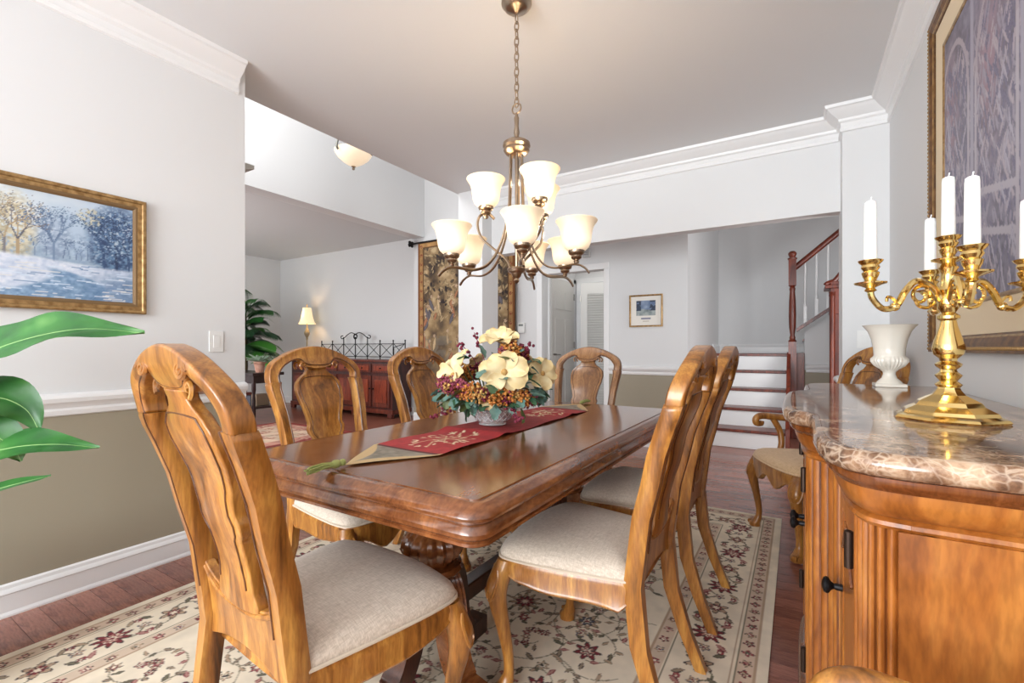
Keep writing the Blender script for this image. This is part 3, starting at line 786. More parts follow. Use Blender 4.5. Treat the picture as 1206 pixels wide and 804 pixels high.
# ---------------------------------------------------------------- chandelier
cl = thing('chandelier', 'bronze nickel chandelier with nine lit frosted bell shades hanging over the table', 'chandelier', (-1.13, 1.88, 0))
shade_m = mat('lit_frosted_glass', rgb(246, 226, 194), .4)
def glow(m, zc, zs, top, peak):
    N, L, b = nodes(m); t = N.new('ShaderNodeTexCoord'); sx = N.new('ShaderNodeSeparateXYZ'); L.new(t.outputs['Object'], sx.inputs[0])
    a = N.new('ShaderNodeMath'); a.operation = 'SUBTRACT'; a.inputs[1].default_value = zc; L.new(sx.outputs['Z'], a.inputs[0])
    d = N.new('ShaderNodeMath'); d.operation = 'ABSOLUTE'; L.new(a.outputs[0], d.inputs[0])
    r = N.new('ShaderNodeMapRange'); r.inputs['From Min'].default_value = 0; r.inputs['From Max'].default_value = zs; r.inputs['To Min'].default_value = peak; r.inputs['To Max'].default_value = top
    L.new(d.outputs[0], r.inputs['Value']); L.new(r.outputs[0], b.inputs['Emission Strength']); b.inputs['Emission Color'].default_value = (1, .80, .56, 1)
glow(shade_m, .045, .09, .12, .62)
bulb_m = mat('bulb_glow', (1, 1, 1, 1), .3, 0, Emission_Color=(1, .86, .66, 1), Emission_Strength=6.0)
MB().lathe([(.001, 2.7395), (.072, 2.7395), (.072, 2.728), (.066, 2.722), (.060, 2.712), (.045, 2.70), (.02, 2.692), (.01, 2.685), (.001, 2.683)], 0, 0, 32).build('canopy', nickel, cl)
def link_pts(z, vert, rx=.011, rz=.024):
    return [((rx*math.cos(a) if vert else 0), (0 if vert else rx*math.cos(a)), z+rz*math.sin(a)) for a in [2*PI*k/12 for k in range(12)]]
z = 2.66; k = 0
while z > 2.26:
    MB().tube(link_pts(z, k % 2), .0032, 6, closed=True).build('chain_link', nickel, cl); z -= .036; k += 1
MB().tube([(.024*math.cos(a), 0, 2.235+.024*math.sin(a)) for a in [2*PI*k/20 for k in range(20)]], .004, 6, closed=True).build('loop', nickel, cl)
MB().lathe([(.006, 2.215), (.008, 2.20), (.012, 2.19), (.010, 2.15), (.014, 2.12), (.010, 2.10), (.016, 2.085), (.05, 2.08), (.064, 2.07), (.066, 2.055), (.058, 2.045), (.062, 2.035), (.052, 2.02), (.03, 2.01), (.001, 2.008)], 0, 0, 28).build('crown_cap', nickel, cl)
MB().lathe([(.001, 1.485), (.04, 1.482), (.045, 1.475), (.04, 1.462), (.026, 1.455), (.020, 1.44), (.010, 1.43), (.014, 1.42), (.008, 1.412), (.001, 1.405)], 0, 0, 24).build('hub', nickel, cl)
MB().lathe([(.008, 2.01), (.008, 1.48)], 0, 0, 12).build('stem', nickel, cl)
sh_prof = [(.030, 0), (.044, .004), (.058, .016), (.066, .034), (.070, .058), (.074, .085), (.082, .108), (.094, .124), (.099, .131), (.097, .1345), (.090, .127), (.078, .110), (.070, .086), (.066, .058), (.062, .036), (.054, .02), (.040, .009), (.028, .006)]
sh_prof = [(r*.93, zz) for r, zz in sh_prof]
shade_me = MB().lathe(sh_prof, 0, 0, 32, cap=False).mesh('glass_shade', shade_m, 60)
sock_me = MB().lathe([(.001, -.055), (.010, -.053), (.013, -.045), (.009, -.04), (.020, -.034), (.024, -.026), (.022, -.02), (.032, -.014), (.036, -.006), (.036, .004), (.030, .010), (.012, .012), (.001, .012)], 0, 0, 20).mesh('socket_cup', nickel, 35)
bulb_me = MB().lathe([(.001, .012), (.012, .014), (.016, .03), (.026, .05), (.028, .062), (.022, .078), (.010, .086), (.001, .088)], 0, 0, 14).mesh('bulb', bulb_m, 60)
yaw = math.radians(31.58)
def fixture(ang, R, z, upper):
    ca, sa = math.cos(ang), math.sin(ang)
    x, y = R*ca, R*sa
    P = lambda r, zz: (r*ca, r*sa, zz)
    if not upper:
        pth = spline([P(.03, 2.02), P(.034, 1.88), P(.042, 1.74), P(.075, 1.60), P(.13, 1.50), P(.20, 1.462), P(R-.01, 1.468), P(R+.035, 1.452), P(R+.06, 1.425)], 7)
    else:
        pth = spline([P(.03, 1.478), P(.05, 1.52), P(.11, 1.57), P(.165, 1.62), P(.185, 1.68), P(.172, 1.725), P(.135, 1.735), P(.105, 1.71)], 7)
    arm = MB().tube(pth, [.0085]*len(pth), 8, flat=.55).build('arm', nickel, cl)
    so = link_mesh('socket_cup', sock_me, arm, (x, y, z)); sd = link_mesh('glass_shade', shade_me, arm, (x, y, z))
    bu = link_mesh('bulb', bulb_me, arm, (x, y, z))
    ld = bpy.data.lights.new('chandelier_bulb_light', 'POINT'); ld.energy = .7; ld.color = (1, .89, .72); ld.shadow_soft_size = .03
    lo = bpy.data.objects.new('chandelier_bulb_light', ld); COL.objects.link(lo); lo.location = (-1.13+x, 1.88+y, z+.16)
# angles measured from the viewer-right direction of the room's diagonal
for a, R in ((-86, .30), (-33, .31), (38, .32), (74, .31), (146, .29), (198, .31)): fixture(math.radians(a)+yaw, R, 1.525, False)
for a, R in ((-52, .165), (44, .175), (184, .145)): fixture(math.radians(a)+yaw, R, 1.765, True)
# ---------------------------------------------------------------- marble-topped sideboard
def marble():
    m = mat('brown_veined_marble', rgb(120, 88, 66), .07); N, L, b = nodes(m)
    mp = coords(N, L, (1, 1, 1)); n = N.new('ShaderNodeTexNoise'); n.inputs['Scale'].default_value = 7; n.inputs['Detail'].default_value = 4
    L.new(mp.outputs[0], n.inputs['Vector'])
    mxv = N.new('ShaderNodeMixRGB'); mxv.blend_type = 'ADD'; mxv.inputs[0].default_value = .13; L.new(mp.outputs[0], mxv.inputs[1]); L.new(n.outputs['Color'], mxv.inputs[2])
    vs = []
    for sc in (19, 52):
        v = N.new('ShaderNodeTexVoronoi'); v.feature = 'DISTANCE_TO_EDGE'; v.inputs['Scale'].default_value = sc; L.new(mxv.outputs[0], v.inputs['Vector']); vs.append(v)
    r1 = ramp(N, [(0, (.6, .6, .6, 1)), (.02, (.3, .3, .3, 1)), (.06, (0, 0, 0, 1))]); L.new(vs[0].outputs[0], r1.inputs[0])
    r2 = ramp(N, [(0, (.7, .7, .7, 1)), (.14, (.0, .0, .0, 1))]); L.new(vs[1].outputs[0], r2.inputs[0])
    n2 = N.new('ShaderNodeTexNoise'); n2.inputs['Scale'].default_value = 11; n2.inputs['Detail'].default_value = 8; n2.inputs['Roughness'].default_value = .7; L.new(mp.outputs[0], n2.inputs['Vector'])
    body = ramp(N, [(.38, rgb(76, 54, 44)), (.5, rgb(134, 100, 76)), (.62, rgb(192, 160, 130))]); L.new(n2.outputs[0], body.inputs[0])
    mk = N.new('ShaderNodeMath'); mk.operation = 'MULTIPLY'; L.new(r2.outputs[0], mk.inputs[0]); 
    rr = ramp(N, [(.44, (0, 0, 0, 1)), (.54, (.8, .8, .8, 1))]); L.new(n.outputs[0], rr.inputs[0]); L.new(rr.outputs[0], mk.inputs[1])
    mx = N.new('ShaderNodeMath'); mx.operation = 'MAXIMUM'; mk1 = N.new('ShaderNodeMath'); mk1.operation = 'MULTIPLY'; rr1 = ramp(N, [(.40, (.15, .15, .15, 1)), (.60, (1, 1, 1, 1))]); L.new(n2.outputs[0], rr1.inputs[0]); L.new(r1.outputs[0], mk1.inputs[0]); L.new(rr1.outputs[0], mk1.inputs[1]); L.new(mk1.outputs[0], mx.inputs[0]); L.new(mk.outputs[0], mx.inputs[1])
    c = N.new('ShaderNodeMixRGB'); c.inputs[2].default_value = rgb(222, 200, 176); L.new(mx.outputs[0], c.inputs[0]); L.new(body.outputs[0], c.inputs[1])
    L.new(c.outputs[0], b.inputs['Base Color']); return m
FP = [(.51, .88), (.30, .88), (.15, .882), (.095, .893), (.058, .922), (.036, .98), (.030, 1.06), (.030, 1.16), (.031, 1.26), (.030, 1.325), (.018, 1.362), (-.012, 1.40), (-.028, 1.46), (-.034, 1.56), (-.036, 1.735)]
FP = FP + [(x, 2*1.735-y) for x, y in reversed(FP[:-1])]
fo = [Vector((x, y, 0)) for x, y in FP]
fo = [fo[0], fo[1]] + spline(fo[2:-2], 6) + [fo[-2], fo[-1]]
FO = [(p.x, p.y) for p in fo]
def fnormals(pts):
    out = []
    for i in range(len(pts)):
        a = pts[max(i-1, 0)]; b = pts[min(i+1, len(pts)-1)]; d = Vector((b[0]-a[0], b[1]-a[1])).normalized(); out.append((-d.y, d.x) )
    return out
FN = fnormals(FO)
# outward = away from the cabinet (towards -x on the front)
FN = [(nx, ny) if (nx*(-1)+0*ny) > -1e-6 or True else (-nx, -ny) for nx, ny in FN]
if FN[len(FN)//2][0] > 0: FN = [(-a, -b) for a, b in FN]
def fring(off, z):
    r = []
    for i, (p, q) in enumerate(zip(FO, FN)):
        if i in (0, len(FO)-1): r.append((.51, p[1]+q[1]*off, z))
        else: r.append((p[0]+q[0]*off, p[1]+q[1]*off, z))
    return r
sb = thing('sideboard', 'honey wood breakfront sideboard with fluted pilasters and a brown marble top', 'sideboard', (0, 0, 0))
MB().rings([fring(o, z) for o, z in ((-.03, .902), (-.010, .903), (-.002, .908), (.002, .918), (.0, .929), (-.006, .937), (-.014, .9397), (-.017, .940), (-.024, .940))]).build('marble_top', marble(), sb, sharp=50, label='glossy brown veined marble top')
MB().rings([fring(o, z) for o, z in ((-.014, .901), (-.014, .892), (-.018, .886), (-.024, .882), (-.026, .878), (-.05, .878))]).build('cornice', side_dk, sb, sharp=40)
MB().rings([fring(o, z) for o, z in ((-.028, .878), (-.030, .864), (-.036, .848), (-.046, .836), (-.056, .831), (-.047, .826), (-.045, .820), (-.050, .814), (-.08, .814))]).build('frieze', side_w, sb, sharp=40)
MB().rings([fring(o, z) for o, z in ((-.085, .815), (-.085, .10))]).build('carcass', side_w, sb)
MB().rings([fring(o, z) for o, z in ((-.07, .125), (-.055, .12), (-.045, .11), (-.04, .09), (-.04, .012), (-.05, .0005))]).build('plinth', side_dk, sb, sharp=40)
# arc-length helper on the outline
def seg(y0, y1, front=True):
    idx = [i for i, p in enumerate(FO) if y0 <= p[1] <= y1 and (p[0] < .2)]
    return idx
def strip(name, y0, y1, off, z0, z1, m, flutes=0, parent=sb, depth=.02, xmax=.2, bev=.002, n=None):
    # resample outline between y0,y1
    P = [Vector((p[0]+q[0]*off, p[1]+q[1]*off, 0)) for p, q in zip(FO, FN) if p[0] <= xmax]
    L = [0]
    for a, b in zip(P, P[1:]): L.append(L[-1]+(b-a).length)
    ys = [p.y for p in P]
    def at(s):
        for i in range(len(L)-1):
            if s <= L[i+1]: t = (s-L[i])/max(L[i+1]-L[i], 1e-9); return P[i].lerp(P[i+1], t), (P[i+1]-P[i]).normalized()
        return P[-1], (P[-1]-P[-2]).normalized()
    def s_of(y):
        for i in range(len(ys)-1):
            if ys[i] <= y <= ys[i+1]: return L[i]+(y-ys[i])/max(ys[i+1]-ys[i], 1e-9)*(L[i+1]-L[i])
        return 0 if y < ys[0] else L[-1]
    s0, s1 = s_of(y0), s_of(y1); k = n or (flutes*8 if flutes else 16)
    F, B = [], []
    for i in range(k+1):
        p, d = at(s0+(s1-s0)*i/k); nn = Vector((-d.y, d.x, 0)); nn = nn if nn.x < 0 or (abs(nn.x) < .2 and nn.y < 0 and y0 < 1.2) or (abs(nn.x) < .2 and nn.y > 0 and y0 > 2) else -nn
        rp2 = -.0085*(1-abs(math.sin(PI*flutes*i/k))**.8) if flutes else 0
        F.append(p+nn*rp2); B.append(p-nn*depth)
    mb = MB()
    ring = lambda z: [(p.x, p.y, z) for p in F]+[(p.x, p.y, z) for p in reversed(B)]
    mb.rings([ring(z0), ring(z1)])
    ob = mb.build(name, m, parent, sharp=60 if flutes else 40)
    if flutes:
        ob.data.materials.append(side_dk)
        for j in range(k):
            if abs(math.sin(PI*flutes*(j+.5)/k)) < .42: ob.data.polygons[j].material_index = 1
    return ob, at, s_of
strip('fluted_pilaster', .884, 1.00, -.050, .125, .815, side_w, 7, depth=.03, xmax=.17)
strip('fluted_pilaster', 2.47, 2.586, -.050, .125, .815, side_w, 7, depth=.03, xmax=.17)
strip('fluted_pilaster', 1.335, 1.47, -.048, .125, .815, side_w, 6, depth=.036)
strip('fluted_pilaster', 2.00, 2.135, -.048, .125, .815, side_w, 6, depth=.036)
def knob(y, z, parent, off=-.058):
    x = None
    for (a, b), (c, d) in zip(zip(FO, FN), list(zip(FO, FN))[1:]):
        if a[1] <= y <= c[1] and a[0] < .2: x = a[0]-off; break
    k = MB().lathe([(.008, 0), (.0075, .012), (.006, .016), (.010, .022), (.017, .026), (.0185, .031), (.016, .036), (.008, .039), (.001, .04)], 0, 0, 18)
    k.xf(Matrix.Translation((x, y, z)) @ Matrix.Rotation(-PI/2, 4, 'Y')); k.build('knob', iron, parent)
    return x
def hinge(y, z, parent, off=-.052):
    for a, c in zip(FO, FO[1:]):
        if a[1] <= y <= c[1] and a[0] < .2:
            x = a[0]-off; break
    MB().lathe([(.003, z-.034), (.007, z-.032), (.007, z+.032), (.003, z+.034)], x-.006, y, 10).build('hinge', mat('dark_bronze', rgb(70, 56, 48), .4, .8), parent)
def door(y0, y1, kn, hg, arch=True):
    d, at, so = strip('door', y0+.003, y1-.003, -.066, .13, .81, side_w, 0)
    w = y1-y0
    fr = .045
    for a, b, c, e in ((y0+.003, y0+fr, .13, .81), (y1-fr, y1-.003, .13, .81)): strip('door_stile', a, b, -.058, c, e, side_w, 0, d, .012, n=4)
    for c, e in ((.13, .19), (.74, .81)): strip('door_rail', y0+fr, y1-fr, -.058, c, e, side_w, 0, d, .012, n=8)
    strip('door_panel', y0+fr+.02, y1-fr-.02, -.060, .215, .715, side_w, 0, d, .008, n=8)
    # arched bead on the panel
    mids = []
    for t in np.linspace(0, 1, 15):
        p, _ = at(so(y0+fr+.015+(w-2*fr-.03)*t)); mids.append((p.x-.008, p.y, .655+.07*math.sin(PI*t)))
    MB().tube(mids, .004, 6).build('bead', side_dk, d)
    for z in (.745, .26): hinge(hg, z, d)
    knob(kn, .555, d)
door(1.00, 1.335, 1.290, 1.008)
door(1.47, 1.735, 1.700, 1.478)
door(1.735, 2.00, 1.770, 1.992)
door(2.135, 2.47, 2.18, 2.462)
# near and far end panels
for y, s in ((.925, -1), (2.545, 1)):
    MB().box(.135, .505, min(y, y+s*-.02), max(y, y+s*-.02), .125, .815).build('side_panel', side_w, sb)

# ---------------------------------------------------------------- candelabra with candles
CX, CY, CZ = .293, 1.41, .940
cd = thing('candelabra', 'polished brass five-light candelabra standing on the marble top', 'candelabra', (CX, CY, CZ+.0003))
MB().lathe([(.100, 0), (.1025, .003), (.098, .008), (.086, .013), (.082, .020), (.062, .031), (.056, .040), (.030, .055), (.022, .066), (.020, .072)], 0, 0, 8, ang=.3).build('base', brass, cd, sharp=20)
MB().lathe([(.020, .072), (.024, .078), (.015, .086), (.021, .094), (.024, .099), (.016, .106), (.014, .112), (.022, .119), (.024, .124), (.015, .131), (.016, .137), (.026, .146), (.029, .158), (.027, .17), (.016, .21), (.014, .222), (.020, .227), (.020, .233), (.012, .24), (.018, .25), (.020, .27), (.015, .282), (.020, .292), (.014, .305), (.013, .33), (.018, .342), (.012, .352), (.012, .362)], 0, 0, 24).build('stem', brass, cd, sharp=30)
def socket(x, y, z, parent, name='candle_socket'):
    MB().lathe([(.006, -.022), (.012, -.018), (.008, -.012), (.020, -.006), (.030, -.003), (.031, .0), (.018, .002), (.011, .006), (.015, .014), (.017, .022), (.013, .026), (.018, .034), (.016, .040), (.022, .046), (.024, .050), (.019, .052), (.014, .045)], x, y, 20, z).build(name, brass, parent, sharp=40)
candle_me = MB().lathe([(.0125, -.004), (.0125, .02), (.0115, .124), (.0105, .132), (.006, .135), (.001, .135)], 0, 0, 20).tube([(0, 0, .133), (.001, 0, .139), (.002, 0, .144)], .0013, 5).mesh('taper_candle', wax, 50)
cand_lbl = {}
def candle(x, y, z, lbl):
    o = link_mesh('taper_candle', candle_me, None, (CX+x, CY+y, CZ+z)); prop(o, lbl, 'candle', 'white candles in the candelabra')
zt = .362
socket(0, 0, zt, cd); candle(0, 0, zt+.051, 'white taper candle in the tallest, central brass socket')
for a, lb in ((-2.0, 'white taper candle on the candelabra arm reaching toward the wall painting'), (58, 'white taper candle on the candelabra arm pointing to the cream urn'), (178, 'white taper candle on the candelabra arm reaching over the room, away from the wall'), (-122, 'white taper candle on the candelabra arm facing away from the urn')):
    t = math.radians(a+31.6); ca, sa = math.cos(t), math.sin(t); P = lambda r, z: (r*ca, r*sa, z-.036)
    pth = spline([P(.014, .30), P(.035, .335), (P(.07, .348)), P(.095, .325), P(.115, .292), P(.145, .286), P(.168, .310), P(.172, .330)], 6)
    am = MB().tube(pth, [.0075-.002*abs(i/len(pth)-.4) for i in range(len(pth))], 8).build('arm', brass, cd)
    sc = MB().tube([P(.060+rr*math.cos(q), .315+rr*math.sin(q)) for q, rr in [(2.2-k*.42, .024-.0011*k) for k in range(17)]], .0042, 6)
    sc.tube(spline([P(.03, .30), P(.045, .288), P(.065, .292), P(.072, .305)], 4), .004, 6)
    sc.build('scroll', brass, am); sc = MB()
    sc.tube(spline([P(.112, .297), P(.124, .31), P(.134, .312), P(.136, .302)], 4), .0035, 6); sc.ball(P(.118, .290), .010, 8)
    sc.build('scroll', brass, am)
    socket(.172*ca, .172*sa, .309, am); candle(.172*ca, .172*sa, .309+.051, lb)

# ---------------------------------------------------------------- cream urn
ur = thing('urn_vase', 'cream ceramic pedestal urn on the marble top', 'vase', (.33, 2.47, .9402))
MB().box(-.052, .052, -.052, .052, 0, .014).build('foot_plate', ceramic, ur, bevel=.003)
u = MB().lathe([(.045, .014), (.040, .022), (.026, .036), (.021, .052), (.022, .062), (.032, .072), (.052, .086), (.064, .104), (.064, .116), (.056, .124), (.052, .130), (.054, .16), (.060, .195), (.072, .23), (.088, .252), (.092, .256), (.088, .257), (.068, .228), (.055, .19), (.048, .14), (.001, .13)], 0, 0, 96, rip=.09, k=28, ripz=(.07, .122)); u.build('bowl', ceramic, ur, sharp=50)

# ---------------------------------------------------------------- framed painting above the sideboard
def garden_painting():
    x1 = .519
    y0, y1, z0, z1 = 1.20, 2.67, 1.085, 2.49
    pt = thing('garden_painting', 'large framed lavender garden trellis painting on the wall above the sideboard', 'painting', (x1, y0, z0))
    Wd, Hd = y1-y0, z1-z0; r = random.Random(8)
    mw, fw = .105, .06; iw, ih = Wd-2*(mw+fw), Hd-2*(mw+fw)
    c = Canvas(iw, ih, .0055, (120, 116, 132))
    n = fbm(c.ny, c.nx, 12, 12, 4); n2 = fbm(c.ny, c.nx, 60, 60, 2)
    c.a = c.a*(.8+.4*n)[..., None]+(n2[..., None]-.5)*40
    pinks = np.exp(-(((c.X % .42)-.21)/.10)**2-((c.Y-ih*.68)/.22)**2)
    c.a = c.a*(1-.55*pinks[..., None])+np.array((176, 128, 136))*.55*pinks[..., None]
    for k in range(1500):
        x, y = r.uniform(0, iw), r.uniform(0, ih*.86); a = r.choice((1, -1))*r.uniform(.9, 1.4)+PI/2*0
        q = r.random(); col = (104, 100, 124) if q < .45 else (144, 138, 154) if q < .8 else (164, 154, 164)
        c.leaf(x, y, r.uniform(.02, .045), r.uniform(.005, .009), a, (col, tuple(v+10 for v in col)))
    lt = (176, 170, 180)
    for cx in np.arange(.16, iw, .42):
        arc = [(cx+.17*math.cos(t), ih*.70+.24*math.sin(t)) for t in np.linspace(PI, 0, 30)]
        c.line(arc, .011, (170, 160, 170))
        for s in (-1, 1): c.line([(cx+s*.17, ih*.70), (cx+s*.17, 0)], .012, lt)
        c.line([(cx+.21, ih), (cx+.21, 0)], .018, (164, 160, 176))
        c.line([(cx-.17, ih*.16), (cx+.17, ih*.22)], .012, lt); c.line([(cx-.17, ih*.28), (cx+.17, ih*.34)], .012, lt)
        for k in range(26):
            c.leaf(cx+r.uniform(-.16, .16), r.uniform(0, ih*.66), .05, .006, r.choice((1.1, 2.0, 1.4)), ((160, 156, 172), (172, 168, 182)))
    yy = lambda X: mw+fw+X
    im = c.build('picture', painted('oil_paint', .5), lambda X, Y: (0*X-.012, yy(X), mw+fw+Y), pt)
    MB().box(-.010, 0, .01, Wd-.01, .01, Hd-.01).build('backing', linenmat, pt)
    def border(name, i0, i1, d0, d1, m, bev=.003):
        b = MB(); R = []
        for a, d in ((i0, .0), (i0, d0), ((i0+i1)/2, max(d0, d1)*1.05), (i1, d1), (i1, .0)):
            R.append([(-d, a, a), (-d, Wd-a, a), (-d, Wd-a, Hd-a), (-d, a, Hd-a)])
        return b.rings(R, cap=False, loop=True).build(name, m, pt, sharp=20)
    border('linen_liner', fw-.004, fw+mw, .016, .014, linenmat)
    border('fillet', fw+mw-.002, fw+mw+.012, .016, .014, gold)
    f = border('frame', 0, fw, .030, .020, gold_dk); border('frame_lip', fw-.020, fw, .024, .018, gold)
    # beaded outer edge
    bead = MB().ball((0, 0, 0), .007, 6).mesh('bead', gold)
    s = .016
    pts = [(q, .014) for q in np.arange(.01, Wd, s)] + [(Wd-.010, q) for q in np.arange(.03, Hd, s)]
    for a, b in pts: link_mesh('bead', bead, f, (-.028, a, b))
garden_painting()

# ---------------------------------------------------------------- winter landscape on the left wall
def winter_painting():
    y0, y1, z0, z1 = .12, 1.005, 1.268, 1.822
    pt = thing('winter_landscape', 'gold-framed blue winter river landscape on the wall beside the light switch', 'painting', (-2.769, y0, z0))
    Wd, Hd = y1-y0, z1-z0; fw = .05; iw, ih = Wd-2*fw, Hd-2*fw; r = random.Random(2)
    c = Canvas(iw, ih, .0036, (186, 200, 214)); X = c.X/iw; Y = c.Y/ih; n = fbm(c.ny, c.nx, 4, 6, 4); n3 = fbm(c.ny, c.nx, 40, 60, 3); n5 = fbm(c.ny, c.nx, 70, 90, 2)
    c.a = np.stack([150+70*n+26*(1-X), 176+50*n+18*(1-X), 206+26*n], -1)
    def mix(al, col): c.a[:] = c.a*(1-al[..., None])+np.stack(np.broadcast_arrays(*col), -1)*al[..., None]
    sm = lambda v, a0, b0: np.clip((v-a0)/(b0-a0), 0, 1)
    hz = .38+.03*np.sin(X*5)
    mix(sm(Y, hz-.02, hz)*sm(-Y, -(hz+.16+.12*n), -(hz+.06))*.8, (120+30*n3, 142+30*n3, 170+20*n3))
    def mass(cx, cy, rx, ry, dens, col, col2):
        d = ((X-cx)/rx)**2+((Y-cy)/ry)**2; al = sm(-d, -1.15, -.35)*sm(n5, 1-dens-.12, 1-dens+.05)
        mix(al*.9, tuple(col[k]+(col2[k]-col[k])*sm(n3, .35, .7) for k in range(3)))
    def tree(x, y, L, a, w, dep, cols):
        if dep == 0 or L < .006: return
        x2, y2 = x+L*math.cos(a), y+L*math.sin(a)
        c.line([(x, y), (x2, y2)], w, r.choice(cols))
        for k in range(3 if dep > 2 else 2): tree(x2, y2, L*r.uniform(.62, .80), a+r.uniform(-.6, .6), w*.66, dep-1, cols)
    dk = [(38, 56, 88), (52, 76, 112), (84, 112, 146)]; md = [(92, 112, 142), (112, 134, 162)]; wm = [(168, 148, 118), (120, 118, 122), (92, 92, 104)]
    mass(.64, .58, .08, .26, .62, (128, 146, 172), (166, 182, 202)); mass(.48, .62, .10, .36, .60, (168, 158, 130), (214, 204, 176)); mass(.30, .55, .12, .25, .5, (140, 150, 164), (186, 190, 196))
    mass(.75, .50, .05, .16, .55, (136, 156, 184), (170, 190, 210))
    for k in range(8): tree(r.uniform(.5, .8)*iw, ih*.40, .03, PI/2+r.uniform(-.1, .1), .0018, 5, md)
    for x, cols in ((.64, md), (.64, md), (.50, wm), (.45, wm)): tree(x*iw, ih*.36, .075, PI/2, .004, 7, cols)
    mass(.93, .66, .16, .38, .74, (36, 58, 96), (82, 116, 156)); mass(.90, .47, .12, .18, .62, (40, 62, 98), (96, 128, 160))
    for x in (.86, .92, .98): tree(x*iw, ih*.34, .08, PI/2+.05, .0045, 7, dk)
    mass(.90, .70, .15, .32, .28, (150, 176, 200), (206, 216, 222)); mass(.80, .84, .07, .10, .34, (196, 186, 150), (214, 206, 176))
    g = sm(-Y, -hz, -(hz-.03)); mix(g, (168+60*n3, 184+46*n3, 208+30*n3))
    cen = .62+.12*np.sin(Y*10); riv = sm(-np.abs(X-cen), -(.05+.9*np.clip(hz-.10-Y, 0, 1)), -(.02+.8*np.clip(hz-.10-Y, 0, 1)))*sm(-Y, -(hz-.08), -(hz-.11))
    mix(riv, (84+80*n3, 118+70*n3, 154+60*n3)); mix(sm(X, .74, .95)*sm(-Y, -.34, -.2)*.7, (52+50*n3, 84+50*n3, 124+50*n3))
    for k in range(120):
        x = r.uniform(0, iw); y = r.uniform(0, .34)*ih; c.leaf(x, y, r.uniform(.01, .05), .002, r.uniform(-.08, .08), r.choice((((200, 214, 230),)*2, ((104, 134, 172),)*2, ((214, 214, 214),)*2)))
    c.build('picture', painted('oil_paint', .5), lambda X, Yy: (.012+0*X, fw+iw-X if False else fw+X, fw+Yy), pt)
    MB().box(0, .010, .006, Wd-.006, .006, Hd-.006).build('backing', linenmat, pt)
    def border(name, prof, m):
        R = [[(d, a, a), (d, Wd-a, a), (d, Wd-a, Hd-a), (d, a, Hd-a)] for a, d in prof]
        MB().rings(R, cap=False, loop=True).build(name, m, pt, sharp=20)
    border('frame', [(0, 0), (0, .026), (.006, .030), (.014, .028), (.018, .022), (.034, .022), (.036, .0)], gold)
    border('frame_lip', [(.034, 0), (.034, .020), (.042, .020), (.052, .015), (.052, 0)], mat('brown_gilt', rgb(124, 98, 66), .45, .3))
winter_painting()

def wall_plate(name, label, cat, loc, rz, w=.075, h=.118):
    t = thing(name, label, cat, loc, rz)
    MB().box(-w/2, w/2, -.006, 0, -h/2, h/2).build('cover_plate', plate_w, t, bevel=.002)
    MB().box(-.017, .017, -.009, -.0055, -.034, .034).build('rocker', plate_w, t, bevel=.0015)
wall_plate('light_switch', 'white rocker light switch on the wall beside the winter painting', 'switch', (-2.7695, 1.34, 1.138), PI/2)
wall_plate('light_switch', 'white switch plate on the pier behind the corner armchair', 'switch', (.385, 3.8795, 1.16), 0)
tm = thing('thermostat', 'small white thermostat on the wall beside the tapestry', 'thermostat', (-3.045, 5.1995, 1.365))
MB().box(-.05, .05, -.025, 0, -.065, .065).build('case', plate_w, tm, bevel=.004)
MB().box(-.036, .030, -.0265, -.0245, .022, .048).build('display', mat('lcd_grey', rgb(120, 126, 122), .3), tm)
dc = thing('door_chime', 'small grey door chime box above the cased doorway', 'chime', (-2.14, 5.1995, 2.24))
MB().box(-.045, .045, -.035, 0, -.055, .055).build('case', mat('chime_grey', rgb(190, 190, 190), .5), dc, bevel=.004)
for q in (-.02, .0, .02): MB().box(-.032, .032, -.037, -.034, q-.003, q+.003).build('slot', mat('chime_slot', rgb(120, 120, 122), .5), dc)

# ---------------------------------------------------------------- small hall picture
def hall_picture():
    t = thing('hall_picture', 'small gold-framed landscape print with white mat in the hall by the stairs', 'picture', (-1.62, 5.1995, 1.34))
    Wd, Hd = .37, .36
    c = Canvas(Wd-.03, Hd-.03, .006, (236, 232, 224)); n = fbm(c.ny, c.nx, 8, 8, 4)
    u, v = c.X/(Wd-.03), c.Y/(Hd-.03); m = (u > .18) & (u < .82) & (v > .34) & (v < .84)
    col = np.stack([60+120*n, 84+110*n, 124+90*n], -1); c.a[m] = col[m]
    g = m & (v < .5+.1*n); c.a[g] = np.stack([70+140*n, 86+130*n, 92+120*n], -1)[g]
    tr = m & (v > .5) & ((u < .35) | (u > .62)) & (n > .42); c.a[tr] = (46, 60, 84)
    k = (u > .34) & (u < .66) & (v > .20) & (v < .27); c.a[k] = (124, 128, 150)
    k = (u > .40) & (u < .60) & (v > .13) & (v < .155); c.a[k] = (170, 160, 140)
    c.build('print', painted('print_paper', .6), lambda X, Y: (.015+X, -.008+0*X, .015+Y), t)
    R = [[(a, -d, a), (Wd-a, -d, a), (Wd-a, -d, Hd-a), (a, -d, Hd-a)] for a, d in ((0, 0), (0, .02), (.009, .022), (.018, .014), (.018, 0))]
    MB().rings(R, cap=False, loop=True).build('frame', gold, t, sharp=20)
    MB().box(.004, Wd-.004, -.006, 0, .004, Hd-.004).build('backing', linenmat, t)
hall_picture()

